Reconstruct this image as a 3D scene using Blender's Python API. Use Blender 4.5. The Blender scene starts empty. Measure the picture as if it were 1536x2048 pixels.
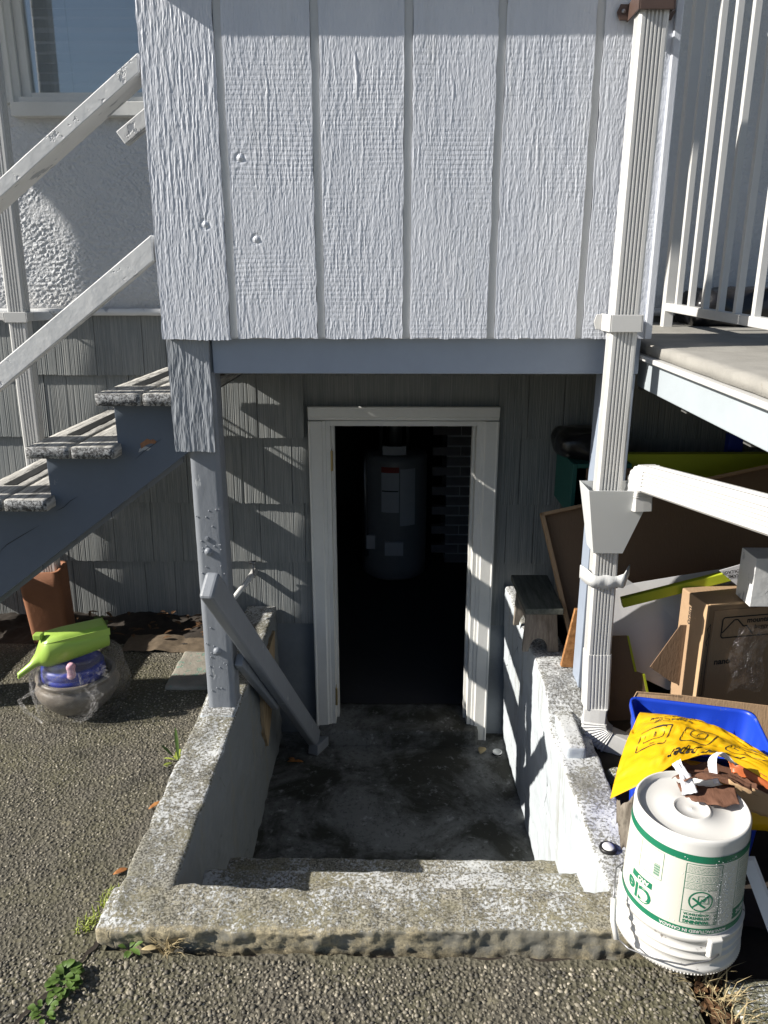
import bpy, bmesh, math, random
import numpy as np
from mathutils import Vector, Matrix
random.seed(7); RNG = np.random.default_rng(7)
S = bpy.context.scene
COL = S.collection

# ------------------------------------------------------------------ camera, sky, sun, exposure
cam_d = bpy.data.cameras.new('camera'); cam = bpy.data.objects.new('camera', cam_d); COL.objects.link(cam)
cam.location = (0, 0, 1.5)
cam.rotation_euler = (math.radians(90 - 16.802), 0, math.radians(0.789))
cam_d.sensor_fit = 'VERTICAL'; cam_d.sensor_height = 24.0; cam_d.lens = 24.0 * 1530.0 / 2048.0
cam_d.clip_start = 0.02; cam_d.clip_end = 400
S.camera = cam

SUN = Vector((1.6, 0.29, -1.0))                     # the way the light travels
to_sun = -SUN.normalized()
elev = math.asin(to_sun.z); az = math.atan2(to_sun.x, to_sun.y)
world = bpy.data.worlds.new('World'); S.world = world; world.use_nodes = True
wt = world.node_tree; wt.nodes.clear()
sky = wt.nodes.new('ShaderNodeTexSky'); sky.sky_type = 'NISHITA'; sky.sun_disc = False
sky.sun_elevation = elev; sky.sun_rotation = az % (2 * math.pi)
sky.air_density = 1.0; sky.dust_density = 1.2; sky.ozone_density = 2.5
bg = wt.nodes.new('ShaderNodeBackground'); bg.inputs[1].default_value = 0.055
wo = wt.nodes.new('ShaderNodeOutputWorld')
wt.links.new(sky.outputs[0], bg.inputs[0]); wt.links.new(bg.outputs[0], wo.inputs[0])
sun_d = bpy.data.lights.new('sun', 'SUN'); sun_d.energy = 5.0; sun_d.angle = math.radians(0.5); sun_d.color = (1.0, 0.945, 0.86)
sun = bpy.data.objects.new('sun', sun_d); COL.objects.link(sun)
sun.rotation_euler = SUN.to_track_quat('-Z', 'Y').to_euler(); sun.location = (-6, -2, 6)
S.view_settings.view_transform = 'Standard'; S.view_settings.look = 'None'
S.view_settings.gamma = 1; S.view_settings.use_curve_mapping = False
S.view_settings.exposure = 0.80
S.cycles.max_bounces = 7; S.cycles.transparent_max_bounces = 12

# ------------------------------------------------------------------ noise
def _h(i, j, k, s):
    v = (i * 374761393 + j * 668265263 + k * 2147483647 + s * 1274126177) & 0xffffffff
    v = ((v ^ (v >> 13)) * 1274126177) & 0xffffffff
    v = (v ^ (v >> 16)) & 0xffffff
    return v / float(0xffffff)
def n3(x, y, z, s=0):
    x = np.asarray(x, float); y = np.asarray(y, float) + 0 * x; z = np.asarray(z, float) + 0 * x
    i = np.floor(x).astype(np.int64); j = np.floor(y).astype(np.int64); k = np.floor(z).astype(np.int64)
    u = x - i; v = y - j; w = z - k
    u = u * u * (3 - 2 * u); v = v * v * (3 - 2 * v); w = w * w * (3 - 2 * w)
    def L(a, b, t): return a + (b - a) * t
    r = L(L(L(_h(i, j, k, s), _h(i + 1, j, k, s), u), L(_h(i, j + 1, k, s), _h(i + 1, j + 1, k, s), u), v),
          L(L(_h(i, j, k + 1, s), _h(i + 1, j, k + 1, s), u), L(_h(i, j + 1, k + 1, s), _h(i + 1, j + 1, k + 1, s), u), v), w)
    return r * 2 - 1
def fbm(x, y, z, s=0, o=3):
    r = 0; a = 1; t = 0
    for q in range(o):
        r = r + a * n3(x * 2 ** q, y * 2 ** q, z * 2 ** q, s + q); t += a; a *= .5
    return r / t

# ------------------------------------------------------------------ object helpers
def link_mesh(name, me, mat=None, parent=None, smooth=False):
    o = bpy.data.objects.new(name, me); COL.objects.link(o)
    if mat is not None:
        for m_ in (mat if isinstance(mat, (list, tuple)) else [mat]): me.materials.append(m_)
    if smooth: me.shade_smooth()
    if parent is not None: adopt(o, parent)
    return o
def wloc(o):
    l = Vector(o.location)
    while o.parent: o = o.parent; l = l + Vector(o.location)
    return l
def adopt(o, parent):
    w = Vector(o.location); o.parent = parent; o.location = w - wloc(parent)
def mesh(name, V, F, mat=None, parent=None, smooth=False):
    me = bpy.data.meshes.new(name)
    if isinstance(V, np.ndarray): V = V.tolist()
    if isinstance(F, np.ndarray): F = F.tolist()
    me.from_pydata(V, [], F); me.update()
    return link_mesh(name, me, mat, parent, smooth)
def thing(name, label, cat, loc=(0, 0, 0), group=None):
    o = bpy.data.objects.new(name, None); COL.objects.link(o); o.location = loc; o.empty_display_size = .05
    o['label'] = label; o['category'] = cat
    if group: o['group'] = group
    return o
def tag(o, label, cat, group=None):
    o['label'] = label; o['category'] = cat
    if group: o['group'] = group
    return o
def struct(o): o['kind'] = 'structure'; return o
def stuff(o): o['kind'] = 'stuff'; return o
def bevel(o, w=.003, seg=2):
    m = o.modifiers.new('bevel', 'BEVEL'); m.width = w; m.segments = seg; m.limit_method = 'ANGLE'; m.angle_limit = math.radians(35)
    return o
def solid(o, t=.002, off=0):
    m = o.modifiers.new('solid', 'SOLIDIFY'); m.thickness = t; m.offset = off
    return o

class MB:
    def __init__(s): s.V = []; s.F = []
    def add(s, V, F):
        b = len(s.V); s.V += [tuple(v) for v in V]; s.F += [tuple(i + b for i in f) for f in F]; return s
    def box(s, x0, x1, y0, y1, z0, z1):
        V = [(x0, y0, z0), (x1, y0, z0), (x1, y1, z0), (x0, y1, z0), (x0, y0, z1), (x1, y0, z1), (x1, y1, z1), (x0, y1, z1)]
        return s.add(V, [(0, 3, 2, 1), (4, 5, 6, 7), (0, 1, 5, 4), (1, 2, 6, 5), (2, 3, 7, 6), (3, 0, 4, 7)])
    def prism(s, poly, axis, a, b):
        """poly: 2-D points in the two other axes, extruded along axis from a to b"""
        def p(q, t):
            return {'x': (t, q[0], q[1]), 'y': (q[0], t, q[1]), 'z': (q[0], q[1], t)}[axis]
        n = len(poly); V = [p(q, a) for q in poly] + [p(q, b) for q in poly]
        return s.add(V, [tuple(range(n)), tuple(range(2 * n - 1, n - 1, -1))] + [(i, i + n, (i + 1) % n + n, (i + 1) % n) for i in range(n)])
    def bar(s, A, B, w, h, up=(0, 0, 1)):
        """bar from A to B, w across (horizontal), h along up"""
        A = Vector(A); B = Vector(B); d = (B - A).normalized(); r = d.cross(Vector(up)).normalized(); u = r.cross(d).normalized()
        V = []
        for P in (A, B):
            for a, b in ((-1, -1), (1, -1), (1, 1), (-1, 1)): V.append(P + r * (a * w / 2) + u * (b * h / 2))
        return s.add(V, [(0, 1, 2, 3), (7, 6, 5, 4), (0, 4, 5, 1), (1, 5, 6, 2), (2, 6, 7, 3), (3, 7, 4, 0)])
    def lathe(s, prof, c=(0, 0, 0), n=48, cap0=False, cap1=False):
        V = []; F = []
        for r, z in prof:
            for k in range(n):
                a = 2 * math.pi * k / n; V.append((c[0] + r * math.cos(a), c[1] + r * math.sin(a), c[2] + z))
        for i in range(len(prof) - 1):
            for k in range(n):
                k2 = (k + 1) % n; F.append((i * n + k, i * n + k2, (i + 1) * n + k2, (i + 1) * n + k))
        if cap0: F.append(tuple(range(n - 1, -1, -1)))
        if cap1: F.append(tuple(range((len(prof) - 1) * n, len(prof) * n)))
        return s.add(V, F)
    def tube(s, pts, rad, n=8, cap=True):
        pts = [Vector(p) for p in pts]; R = rad if isinstance(rad, (list, tuple)) else [rad] * len(pts)
        V = []; F = []; up = Vector((0.13, 0.31, 0.94))
        for i, p in enumerate(pts):
            d = (pts[min(i + 1, len(pts) - 1)] - pts[max(i - 1, 0)]).normalized()
            a = d.cross(up)
            if a.length < 1e-3: a = d.cross(Vector((1, 0, 0)))
            a.normalize(); b = a.cross(d).normalized(); up = b
            for k in range(n):
                t = 2 * math.pi * k / n; V.append(p + (a * math.cos(t) + b * math.sin(t)) * R[i])
        for i in range(len(pts) - 1):
            for k in range(n):
                k2 = (k + 1) % n; F.append((i * n + k, i * n + k2, (i + 1) * n + k2, (i + 1) * n + k))
        if cap: F.append(tuple(range(n - 1, -1, -1))); F.append(tuple(range((len(pts) - 1) * n, len(pts) * n)))
        return s.add(V, F)
    def obj(s, name, mat=None, parent=None, smooth=False):
        return mesh(name, s.V, s.F, mat, parent, smooth)

def box(name, x0, x1, y0, y1, z0, z1, mat, parent=None, bev=.0025):
    o = MB().box(x0, x1, y0, y1, z0, z1).obj(name, mat, parent)
    if bev: bevel(o, bev)
    return o

def rock(name, lo, hi, res, r, amp, freq, mat, parent=None, ztop=None, seed=0, o=3, warp=None, smooth=True):
    """a rounded, roughened block: gridded box faces, edges rounded by r, pushed along the normal by noise"""
    lo = np.array(lo, float); hi = np.array(hi, float); n = np.maximum(1, np.ceil((hi - lo) / res).astype(int))
    P = []; Q = []; base = 0
    for ax in range(3):
        u, v = [(1, 2), (2, 0), (0, 1)][ax]
        for side in (0, 1):
            gu = np.linspace(lo[u], hi[u], n[u] + 1); gv = np.linspace(lo[v], hi[v], n[v] + 1)
            A, B = np.meshgrid(gu, gv, indexing='ij'); p = np.zeros(A.shape + (3,)); p[..., u] = A; p[..., v] = B
            p[..., ax] = hi[ax] if side else lo[ax]
            idx = np.arange(A.size).reshape(A.shape) + base; base += A.size
            q = np.stack([idx[:-1, :-1], idx[1:, :-1], idx[1:, 1:], idx[:-1, 1:]], -1).reshape(-1, 4)
            P.append(p.reshape(-1, 3)); Q.append(q if side else q[:, ::-1])
    P = np.concatenate(P); Q = np.concatenate(Q)
    key = np.round((P - lo) * 1e5).astype(np.int64)
    _, first, inv = np.unique(key, axis=0, return_index=True, return_inverse=True); inv = inv.reshape(-1)
    P = P[first]; Q = inv[Q]
    r = min(r, float((hi - lo).min()) * .49)
    C = np.clip(P, lo + r, hi - r); D = P - C; L = np.linalg.norm(D, axis=1, keepdims=True); N = D / np.maximum(L, 1e-9)
    P = C + N * r
    d = fbm(P[:, 0] * freq, P[:, 1] * freq, P[:, 2] * freq, seed, o) * amp
    P = P + N * d[:, None]
    if ztop is not None:
        f = np.clip((P[:, 2] - lo[2]) / (hi[2] - lo[2]), 0, None); P[:, 2] = lo[2] + f * (ztop(P[:, 0], P[:, 1]) - lo[2])
    if warp is not None: P = warp(P)
    return mesh(name, P, Q, mat, parent, smooth)

def sweep(name, prof, path, U, W, mat, parent=None, scale=None, cap=True, smooth=False):
    n = len(prof); V = []; F = []
    for i, p in enumerate(path):
        p = Vector(p); u = Vector(U[i] if isinstance(U, list) else U); w = Vector(W[i] if isinstance(W, list) else W)
        sc = scale[i] if scale else 1.0
        for a, b in prof: V.append(p + u * (a * sc) + w * (b * sc))
    for i in range(len(path) - 1):
        for k in range(n):
            k2 = (k + 1) % n; F.append((i * n + k, i * n + k2, (i + 1) * n + k2, (i + 1) * n + k))
    if cap: F.append(tuple(range(n - 1, -1, -1))); F.append(tuple(range((len(path) - 1) * n, len(path) * n)))
    return mesh(name, [tuple(v) for v in V], F, mat, parent, smooth)

def text_mesh(body, size, align='CENTER', bold=0.0, spacing=1.0):
    c = bpy.data.curves.new('t', 'FONT'); c.body = body; c.size = size; c.align_x = align; c.align_y = 'CENTER'
    c.offset = bold; c.space_character = spacing; c.resolution_u = 3
    o = bpy.data.objects.new('t', c); COL.objects.link(o)
    dg = bpy.context.evaluated_depsgraph_get(); dg.update()
    me = bpy.data.meshes.new_from_object(o.evaluated_get(dg))
    V = [tuple(v.co) for v in me.vertices]; F = [tuple(p.vertices) for p in me.polygons]
    bpy.data.objects.remove(o); bpy.data.curves.remove(c); bpy.data.meshes.remove(me)
    return V, F

# ------------------------------------------------------------------ materials
class NT:
    def __init__(s, name):
        s.m = bpy.data.materials.new(name); s.m.use_nodes = True; s.t = s.m.node_tree; s.t.nodes.clear()
        s.out = s.t.nodes.new('ShaderNodeOutputMaterial')
        s.b = s.t.nodes.new('ShaderNodeBsdfPrincipled'); s.t.links.new(s.b.outputs[0], s.out.inputs[0])
        g = s.t.nodes.new('ShaderNodeNewGeometry'); s.pos = g.outputs['Position']; s.nrm = g.outputs['Normal']; s.geo = g
    def set(s, sock, v):
        if isinstance(v, bpy.types.NodeSocket): s.t.links.new(v, sock)
        elif isinstance(v, tuple) and len(v) == 3 and sock.type == 'RGBA': sock.default_value = (*v, 1)
        else: sock.default_value = v
    def n(s, typ, ins=(), **props):
        nd = s.t.nodes.new('ShaderNode' + typ)
        for k, v in props.items(): setattr(nd, k, v)
        for k, v in (ins.items() if isinstance(ins, dict) else enumerate(ins)):
            if v is not None: s.set(nd.inputs[k], v)
        return nd
    def obj(s): return s.n('TexCoord').outputs['Object']
    def uv(s): return s.n('TexCoord').outputs['UV']
    def vec(s, scale, src=None):
        return s.n('VectorMath', {0: src if src is not None else s.pos, 1: scale}, operation='MULTIPLY').outputs[0]
    def noise(s, scale, detail=3, rough=.55, vec=None, dist=0.0):
        v = vec if vec is not None else s.pos
        return s.n('TexNoise', {'Vector': v, 'Scale': scale, 'Detail': detail, 'Roughness': rough, 'Distortion': dist}).outputs['Fac']
    def vor(s, scale, vec=None, feature='F1', out='Distance', rnd=1.0):
        return s.n('TexVoronoi', {'Vector': vec if vec is not None else s.pos, 'Scale': scale, 'Randomness': rnd}, feature=feature).outputs[out]
    def ramp(s, f, stops, interp='LINEAR'):
        nd = s.n('ValToRGB', {0: f}); cr = nd.color_ramp; cr.interpolation = interp
        while len(cr.elements) < len(stops): cr.elements.new(.5)
        for e, (p, c) in zip(cr.elements, stops):
            e.position = p; e.color = (c, c, c, 1) if not isinstance(c, tuple) else (*c, 1)
        return nd.outputs[0]
    def mix(s, f, a, b, blend='MIX'):
        nd = s.t.nodes.new('ShaderNodeMix'); nd.data_type = 'RGBA'; nd.blend_type = blend
        s.set(nd.inputs[0], f); s.set(nd.inputs[6], a); s.set(nd.inputs[7], b); return nd.outputs[2]
    def math(s, op, a, b=0.0):
        nd = s.n('Math', {0: a, 1: b}, operation=op); return nd.outputs[0]
    def sep(s, v):
        return s.n('SeparateXYZ', {0: v}).outputs
    def bump(s, h, strength=.5, dist=.005, nrm=None):
        nd = s.n('Bump', {'Strength': strength, 'Distance': dist, 'Height': h})
        if nrm is not None: s.set(nd.inputs['Normal'], nrm)
        return nd.outputs[0]
    def done(s, col=None, rough=.6, nrm=None, spec=.4, metal=0.0):
        if col is not None: s.set(s.b.inputs['Base Color'], col)
        s.set(s.b.inputs['Roughness'], rough); s.set(s.b.inputs['Specular IOR Level'], spec); s.set(s.b.inputs['Metallic'], metal)
        if nrm is not None: s.set(s.b.inputs['Normal'], nrm)
        return s.m

def paint(name, c, rough=.5, var=.18, nscale=6, bump=.15, bscale=90, wear=None, wear_amt=.62, spec=.4, stretch=(1, 1, 1)):
    t = NT(name); v = t.vec(stretch)
    n = t.noise(nscale, 5, .6, v)
    c2 = tuple(x * (1 - var) for x in c)
    col = t.mix(t.ramp(n, [(.35, 0.0), (.65, 1.0)]), c2, c)
    f = t.noise(nscale * 14, 3, .6, v)
    col = t.mix(t.math('MULTIPLY', f, .25), col, tuple(x * .7 for x in c))
    h = t.noise(bscale, 4, .6, v)
    if wear:
        w = t.ramp(t.noise(nscale * 3.3, 6, .68, v), [(wear_amt, 0.0), (wear_amt + .03, 1.0)])
        col = t.mix(w, col, wear); h = t.math('SUBTRACT', h, w)
    return t.done(col, rough, t.bump(h, bump, .004), spec)

def plain(name, c, rough=.5, spec=.4, var=.12, scale=25, metal=0.0):
    t = NT(name); n = t.noise(scale, 4, .6)
    return t.done(t.mix(n, tuple(x * (1 - var) for x in c), tuple(min(1, x * (1 + var)) for x in c)), rough, t.bump(t.noise(scale * 6, 3), .06, .002), spec, metal)

def mat_panel():
    t = NT('rough_sawn_white_paint')
    n = t.noise(1.0, 4, .6, t.vec((9, 9, 2.2))); f = t.noise(1.0, 3, .7, t.vec((210, 100, 22)))
    col = t.mix(t.ramp(n, [(.3, 0.0), (.7, 1.0)]), (.54, .57, .635), (.635, .66, .715))
    col = t.mix(t.ramp(f, [(.62, 0.0), (.75, .5)]), col, (.44, .46, .50))
    col = t.mix(t.ramp(t.noise(1.0, 5, .7, t.vec((14, 9, 1.6))), [(.55, 0.0), (.75, .55)]), col, (.47, .485, .50))
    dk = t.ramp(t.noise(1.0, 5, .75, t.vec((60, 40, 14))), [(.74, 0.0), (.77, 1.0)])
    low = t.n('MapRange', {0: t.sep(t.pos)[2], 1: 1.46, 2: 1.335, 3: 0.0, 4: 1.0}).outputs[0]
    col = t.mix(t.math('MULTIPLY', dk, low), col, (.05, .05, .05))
    h = t.noise(1.0, 3, .6, t.vec((330, 200, 60)))
    return t.done(col, .42, t.bump(h, .22, .003), .5)

def mat_shingle():
    t = NT('grey_painted_cedar_shingle')
    x, y, z = t.sep(t.pos)
    n = t.noise(1.0, 4, .6, t.vec((7, 7, 2.5))); s1 = t.noise(1.0, 4, .7, t.vec((190, 20, 3.5)))
    col = t.mix(t.ramp(n, [(.3, 0.0), (.7, 1.0)]), (.17, .185, .19), (.225, .238, .238))
    col = t.mix(t.ramp(s1, [(.42, 0.0), (.66, .55)]), col, (.36, .362, .345))
    col = t.mix(t.ramp(t.noise(1.0, 4, .7, t.vec((240, 20, 6))), [(.64, 0.0), (.74, .45)]), col, (.09, .095, .095))
    return t.done(col, .75, t.bump(s1, .35, .004), .25)

def mat_stucco():
    t = NT('white_dashed_stucco')
    a = t.vor(95); b = t.noise(60, 4, .65); c = t.noise(4, 4)
    h = t.math('ADD', t.ramp(b, [(.38, 0.0), (.6, 1.0)]), t.math('MULTIPLY', a, .5))
    col = t.mix(c, (.56, .58, .61), (.66, .675, .69))
    z = t.sep(t.pos)[2]
    st = t.math('MULTIPLY', t.n('MapRange', {0: z, 1: 1.50, 2: 1.39, 3: 0.0, 4: .5}).outputs[0], t.noise(14, 4))
    col = t.mix(st, col, (.36, .31, .24))
    return t.done(col, .8, t.bump(h, .5, .006), .2)

def mat_concrete(name, paint_c, worn_c, dark_c, tan=False, fl_at=.53):
    """old concrete: top worn down to aggregate under flaking white paint, sides painted and cracked"""
    t = NT(name); nz = t.sep(t.nrm)[2]
    top = t.ramp(t.math('ADD', nz, t.math('MULTIPLY', t.math('SUBTRACT', t.noise(22, 4), .5), .5)), [(.45, 0.0), (.62, 1.0)])
    agg = t.noise(170, 4, .75); big = t.noise(9, 5, .65)
    worn = t.mix(t.ramp(agg, [(.42, 0.0), (.58, 1.0)]), dark_c, worn_c)
    worn = t.mix(t.ramp(big, [(.45, 0.0), (.65, .6)]), worn, (worn_c[0] * .62, worn_c[1] * .6, worn_c[2] * .45))
    worn = t.mix(t.ramp(t.noise(210, 3, .8), [(.60, 0.0), (.68, .9)]), worn, tuple(x * .45 for x in dark_c))
    fl = t.ramp(t.math('ADD', t.noise(105, 6, .78), t.math('MULTIPLY', t.math('SUBTRACT', t.noise(6, 4), .5), .5)), [(fl_at, 0.0), (fl_at + .05, 1.0)])
    worn = t.mix(t.math('MULTIPLY', fl, .8), worn, (.62, .64, .65))
    side = t.mix(t.noise(7, 5, .6), tuple(x * .75 for x in paint_c), paint_c)
    drip = t.ramp(t.noise(1.0, 5, .65, t.vec((16, 16, 1.6))), [(.54, 0.0), (.72, .75)])
    side = t.mix(drip, side, (.23, .215, .165))
    cr = t.ramp(t.vor(1.0, t.vec((9, 9, 4)), 'DISTANCE_TO_EDGE'), [(.0, 1.0), (.02, 0.0)])
    crm = t.math('MULTIPLY', t.math('MULTIPLY', cr, t.ramp(t.noise(5, 4, .6), [(.55, 0.0), (.66, 1.0)])), t.math('SUBTRACT', 1.0, top))
    side = t.mix(crm, side, (.03, .03, .03))
    chip = t.ramp(t.noise(30, 6, .75), [(.66, 0.0), (.69, 1.0)])
    side = t.mix(chip, side, (.2, .2, .185))
    col = t.mix(top, side, worn)
    if tan:
        yy = t.sep(t.pos)[1]
        fr = t.math('MULTIPLY', t.n('MapRange', {0: yy, 1: 1.440, 2: 1.424, 3: 0.0, 4: 1.0}).outputs[0], t.ramp(t.noise(16, 5, .7), [(.4, 0.0), (.55, 1.0)]))
        col = t.mix(fr, col, t.mix(t.ramp(t.noise(130, 4, .75), [(.38, 0.0), (.6, 1.0)]), (.19, .17, .12), (.44, .38, .25)))
    h = t.math('ADD', t.math('MULTIPLY', agg, .6), t.math('MULTIPLY', fl, .35))
    h = t.math('SUBTRACT', h, t.math('MULTIPLY', crm, 1.5))
    st = t.mix(top, (.35,) * 3, (.8,) * 3)
    nd = t.n('Bump', {'Distance': .006, 'Height': h}); t.set(nd.inputs['Strength'], st)
    return t.done(col, .85, nd.outputs[0], .25)

def mat_landing():
    t = NT('stained_damp_concrete')
    big = t.noise(3.2, 6, .68, dist=.4); f = t.noise(60, 5, .75); s = t.noise(26, 6, .72)
    col = t.mix(t.ramp(big, [(.42, 0.0), (.58, 1.0)]), (.035, .036, .030), (.165, .17, .168))
    col = t.mix(t.ramp(f, [(.52, 0.0), (.66, .7)]), col, (.03, .03, .028))
    col = t.mix(t.ramp(s, [(.58, 0.0), (.70, .55)]), col, (.42, .43, .44))
    return t.done(col, .75, t.bump(f, .5, .004), .3)

def mat_pave():
    t = NT('exposed_aggregate_cement')
    big = t.noise(2.5, 5, .6); f = t.noise(140, 4, .7); m = t.noise(11, 5, .65)
    col = t.mix(t.ramp(f, [(.35, 0.0), (.65, 1.0)]), (.05, .046, .038), (.15, .137, .108))
    col = t.mix(t.ramp(big, [(.42, 0.0), (.62, .7)]), col, (.10, .095, .055))
    col = t.mix(t.ramp(m, [(.60, 0.0), (.72, .6)]), col, (.22, .20, .13)); col = t.mix(t.ramp(t.noise(4.5, 4, .6), [(.30, .6), (.42, 0.0)]), col, (.025, .025, .022))
    h = t.math('ADD', t.vor(95), t.math('MULTIPLY', f, .4))
    return t.done(col, .85, t.bump(h, .9, .006), .25)

def mat_pebble():
    t = NT('river_pebbles')
    a = t.n('Attribute', attribute_name='tint').outputs['Fac']
    col = t.ramp(a, [(0, (.035, .033, .03)), (.25, (.09, .083, .07)), (.5, (.17, .153, .12)), (.75, (.24, .22, .175)), (.93, (.34, .305, .235)), (1, (.52, .47, .38))])
    col = t.mix(t.ramp(t.noise(2.2, 5, .65), [(.40, .15), (.66, .75)]), col, (.088, .080, .060)); col = t.mix(t.ramp(t.noise(7, 5, .7), [(.60, 0.0), (.70, .6)]), col, (.22, .20, .14)); col = t.mix(t.ramp(t.noise(4.5, 4, .6), [(.30, .55), (.42, 0.0)]), col, (.03, .03, .028))
    return t.done(col, .62, t.bump(t.noise(300, 2), .15, .001), .35)

def mat_wood(name, c1, c2, rough=.75, stretch=(120, 9, 120), dark=(.03, .028, .025), dark_amt=.66, flake=None):
    t = NT(name); v = t.vec(stretch)
    a = t.noise(1.0, 5, .7, v)
    col = t.mix(t.ramp(a, [(.35, 0.0), (.65, 1.0)]), c1, c2)
    col = t.mix(t.ramp(t.noise(1.0, 5, .75, t.vec(tuple(q * .6 for q in stretch))), [(dark_amt, 0.0), (dark_amt + .05, 1.0)]), col, dark)
    if flake:
        w = t.ramp(t.noise(22, 6, .75), [(.48, 0.0), (.52, 1.0)]); col = t.mix(w, col, flake)
        a = t.math('ADD', a, w)
    return t.done(col, rough, t.bump(a, .5, .003), .25)

def mat_tread():
    t = NT('weathered_tread_paint'); ny = t.math('ABSOLUTE', t.sep(t.nrm)[1])
    a = t.noise(1.0, 5, .7, t.vec((90, 7, 90))); p = t.noise(1.0, 6, .7, t.vec((24, 5, 24)))
    top = t.mix(t.ramp(a, [(.35, 0.0), (.62, 1.0)]), (.22, .215, .20), (.52, .51, .48))
    top = t.mix(t.ramp(p, [(.54, 0.0), (.62, .9)]), top, (.12, .12, .115))
    e = t.noise(105, 6, .75, dist=.8)
    end = t.mix(t.ramp(e, [(.46, 0.0), (.56, 1.0)]), (.06, .06, .062), (.36, .37, .375))
    col = t.mix(t.ramp(ny, [(.5, 0.0), (.7, 1.0)]), top, end)
    h = t.mix(t.ramp(ny, [(.5, 0.0), (.7, 1.0)]), a, e)
    return t.done(col, .7, t.bump(h, .7, .005), .3)

def mat_plastic(name, c, rough=.35, dirt=None, dirt_amt=.66, bump=.04, sss=0.0, scale=18):
    t = NT(name); col = t.mix(t.noise(8, 4), tuple(x * .92 for x in c), c)
    if dirt: col = t.mix(t.ramp(t.noise(scale, 6, .75), [(dirt_amt, 0.0), (dirt_amt + .06, .9)]), col, dirt)
    return t.done(col, rough, t.bump(t.noise(30, 3), bump, .004), .5)

def mat_clear(name, base=.12, wr=35, bright=.9):
    t = NT(name); t.t.nodes.remove(t.b)
    w = t.noise(wr, 5, .7, dist=1.5); nrm = t.bump(w, 1.0, .012)
    tr = t.n('BsdfTransparent'); gl = t.n('BsdfGlossy', {'Roughness': .12, 'Normal': nrm, 'Color': (bright,) * 3})
    df = t.n('BsdfTranslucent', {'Color': (.8, .8, .82)})
    lw = t.n('LayerWeight', {'Blend': .35, 'Normal': nrm}).outputs['Facing']
    crease = t.ramp(t.noise(wr * .7, 6, .75, dist=2.0), [(.47, 0.0), (.50, .55), (.53, 0.0)])
    f = t.math('ADD', t.math('MULTIPLY', t.math('POWER', lw, 3.0), .55), base)
    m1 = t.n('MixShader', {0: f, 1: tr.outputs[0], 2: gl.outputs[0]})
    m2 = t.n('MixShader', {0: t.math('MULTIPLY', crease, .6), 1: m1.outputs[0], 2: df.outputs[0]})
    t.t.links.new(m2.outputs[0], t.out.inputs[0]); return t.m

def mat_glass(name):
    t = NT(name); t.t.nodes.remove(t.b)
    tr = t.n('BsdfTransparent', {0: (.93, .95, .95)}); gl = t.n('BsdfGlossy', {'Roughness': .01, 'Normal': t.bump(t.noise(1.2, 2), .02, .02)})
    f = t.n('Fresnel', {'IOR': 1.6}).outputs[0]
    m = t.n('MixShader', {0: t.math('ADD', t.math('MULTIPLY', f, 1.2), .15), 1: tr.outputs[0], 2: gl.outputs[0]})
    t.t.links.new(m.outputs[0], t.out.inputs[0]); return t.m

def mat_card(name, c, stain=.15, fl=True):
    t = NT(name)
    n = t.noise(3.5, 5, .6); f = t.noise(1.0, 4, .6, t.vec((150, 40, 40)))
    col = t.mix(n, tuple(x * (1 - stain) for x in c), c); col = t.mix(t.math('MULTIPLY', f, .3), col, tuple(x * .78 for x in c))
    col = t.mix(t.ramp(t.noise(11, 6, .75), [(.60, 0.0), (.70, .5)]), col, tuple(x * .6 for x in c)); col = t.mix(t.ramp(t.noise(38, 4, .7), [(.68, 0.0), (.72, .5)]), col, tuple(min(1, x * 1.5) for x in c))
    return t.done(col, .82, t.bump(t.math('ADD', f, t.noise(9, 4)), .25, .006), .2)

M = {}
M['panel'] = mat_panel(); M['shingle'] = mat_shingle(); M['stucco'] = mat_stucco()
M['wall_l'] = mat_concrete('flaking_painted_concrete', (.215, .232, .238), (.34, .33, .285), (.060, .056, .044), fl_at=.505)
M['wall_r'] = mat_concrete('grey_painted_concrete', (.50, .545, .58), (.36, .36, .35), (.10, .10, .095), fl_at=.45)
M['ledge'] = mat_concrete('worn_step_concrete', (.26, .25, .21), (.37, .35, .285), (.07, .066, .05), tan=True, fl_at=.498)
M['landing'] = mat_landing(); M['pave'] = mat_pave(); M['pebble'] = mat_pebble(); M['tread'] = mat_tread()
M['beam'] = paint('smooth_blue_grey_paint', (.32, .37, .455), .38, .1, 3, .12, 60)
M['post'] = paint('blistered_grey_paint', (.235, .255, .285), .45, .15, 5, .3, 45, wear=(.33, .35, .37), wear_amt=.64, stretch=(1, 1, .35))
M['skirt'] = paint('rough_grey_paint', (.30, .325, .36), .5, .2, 6, .4, 60, stretch=(2.2, 2.2, .3))
M['stringer'] = paint('slate_paint', (.115, .142, .185), .5, .12, 4, .1, 60, wear=(.27, .28, .30), wear_amt=.67)
M['white'] = paint('white_trim_paint', (.74, .74, .715), .4, .08, 6, .12, 60, wear=(.45, .43, .38), wear_amt=.70)
M['rail'] = paint('peeling_rail_paint', (.70, .71, .715), .5, .15, 5, .5, 40, wear=(.33, .35, .38), wear_amt=.585, stretch=(.5, 1.5, .5))
M['metal_white'] = paint('white_enamelled_aluminium', (.60, .60, .59), .3, .05, 5, .05, 40, wear=(.62, .61, .56), wear_amt=.70, spec=.5)
M['hopper'] = plain('galvanised_white_sheet', (.58, .60, .60), .35, .5, .05, 6)
M['brown_metal'] = plain('brown_enamelled_strap', (.085, .055, .045), .4)
M['tape'] = plain('white_tape', (.62, .63, .63), .45)
M['found'] = paint('blue_grey_masonry_paint', (.24, .265, .29), .7, .2, 6, .5, 50, wear=(.12, .12, .12), wear_amt=.69)
M['under'] = paint('dark_underside_timber', (.12, .12, .115), .8, .2, 6, .2, 60)
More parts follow.
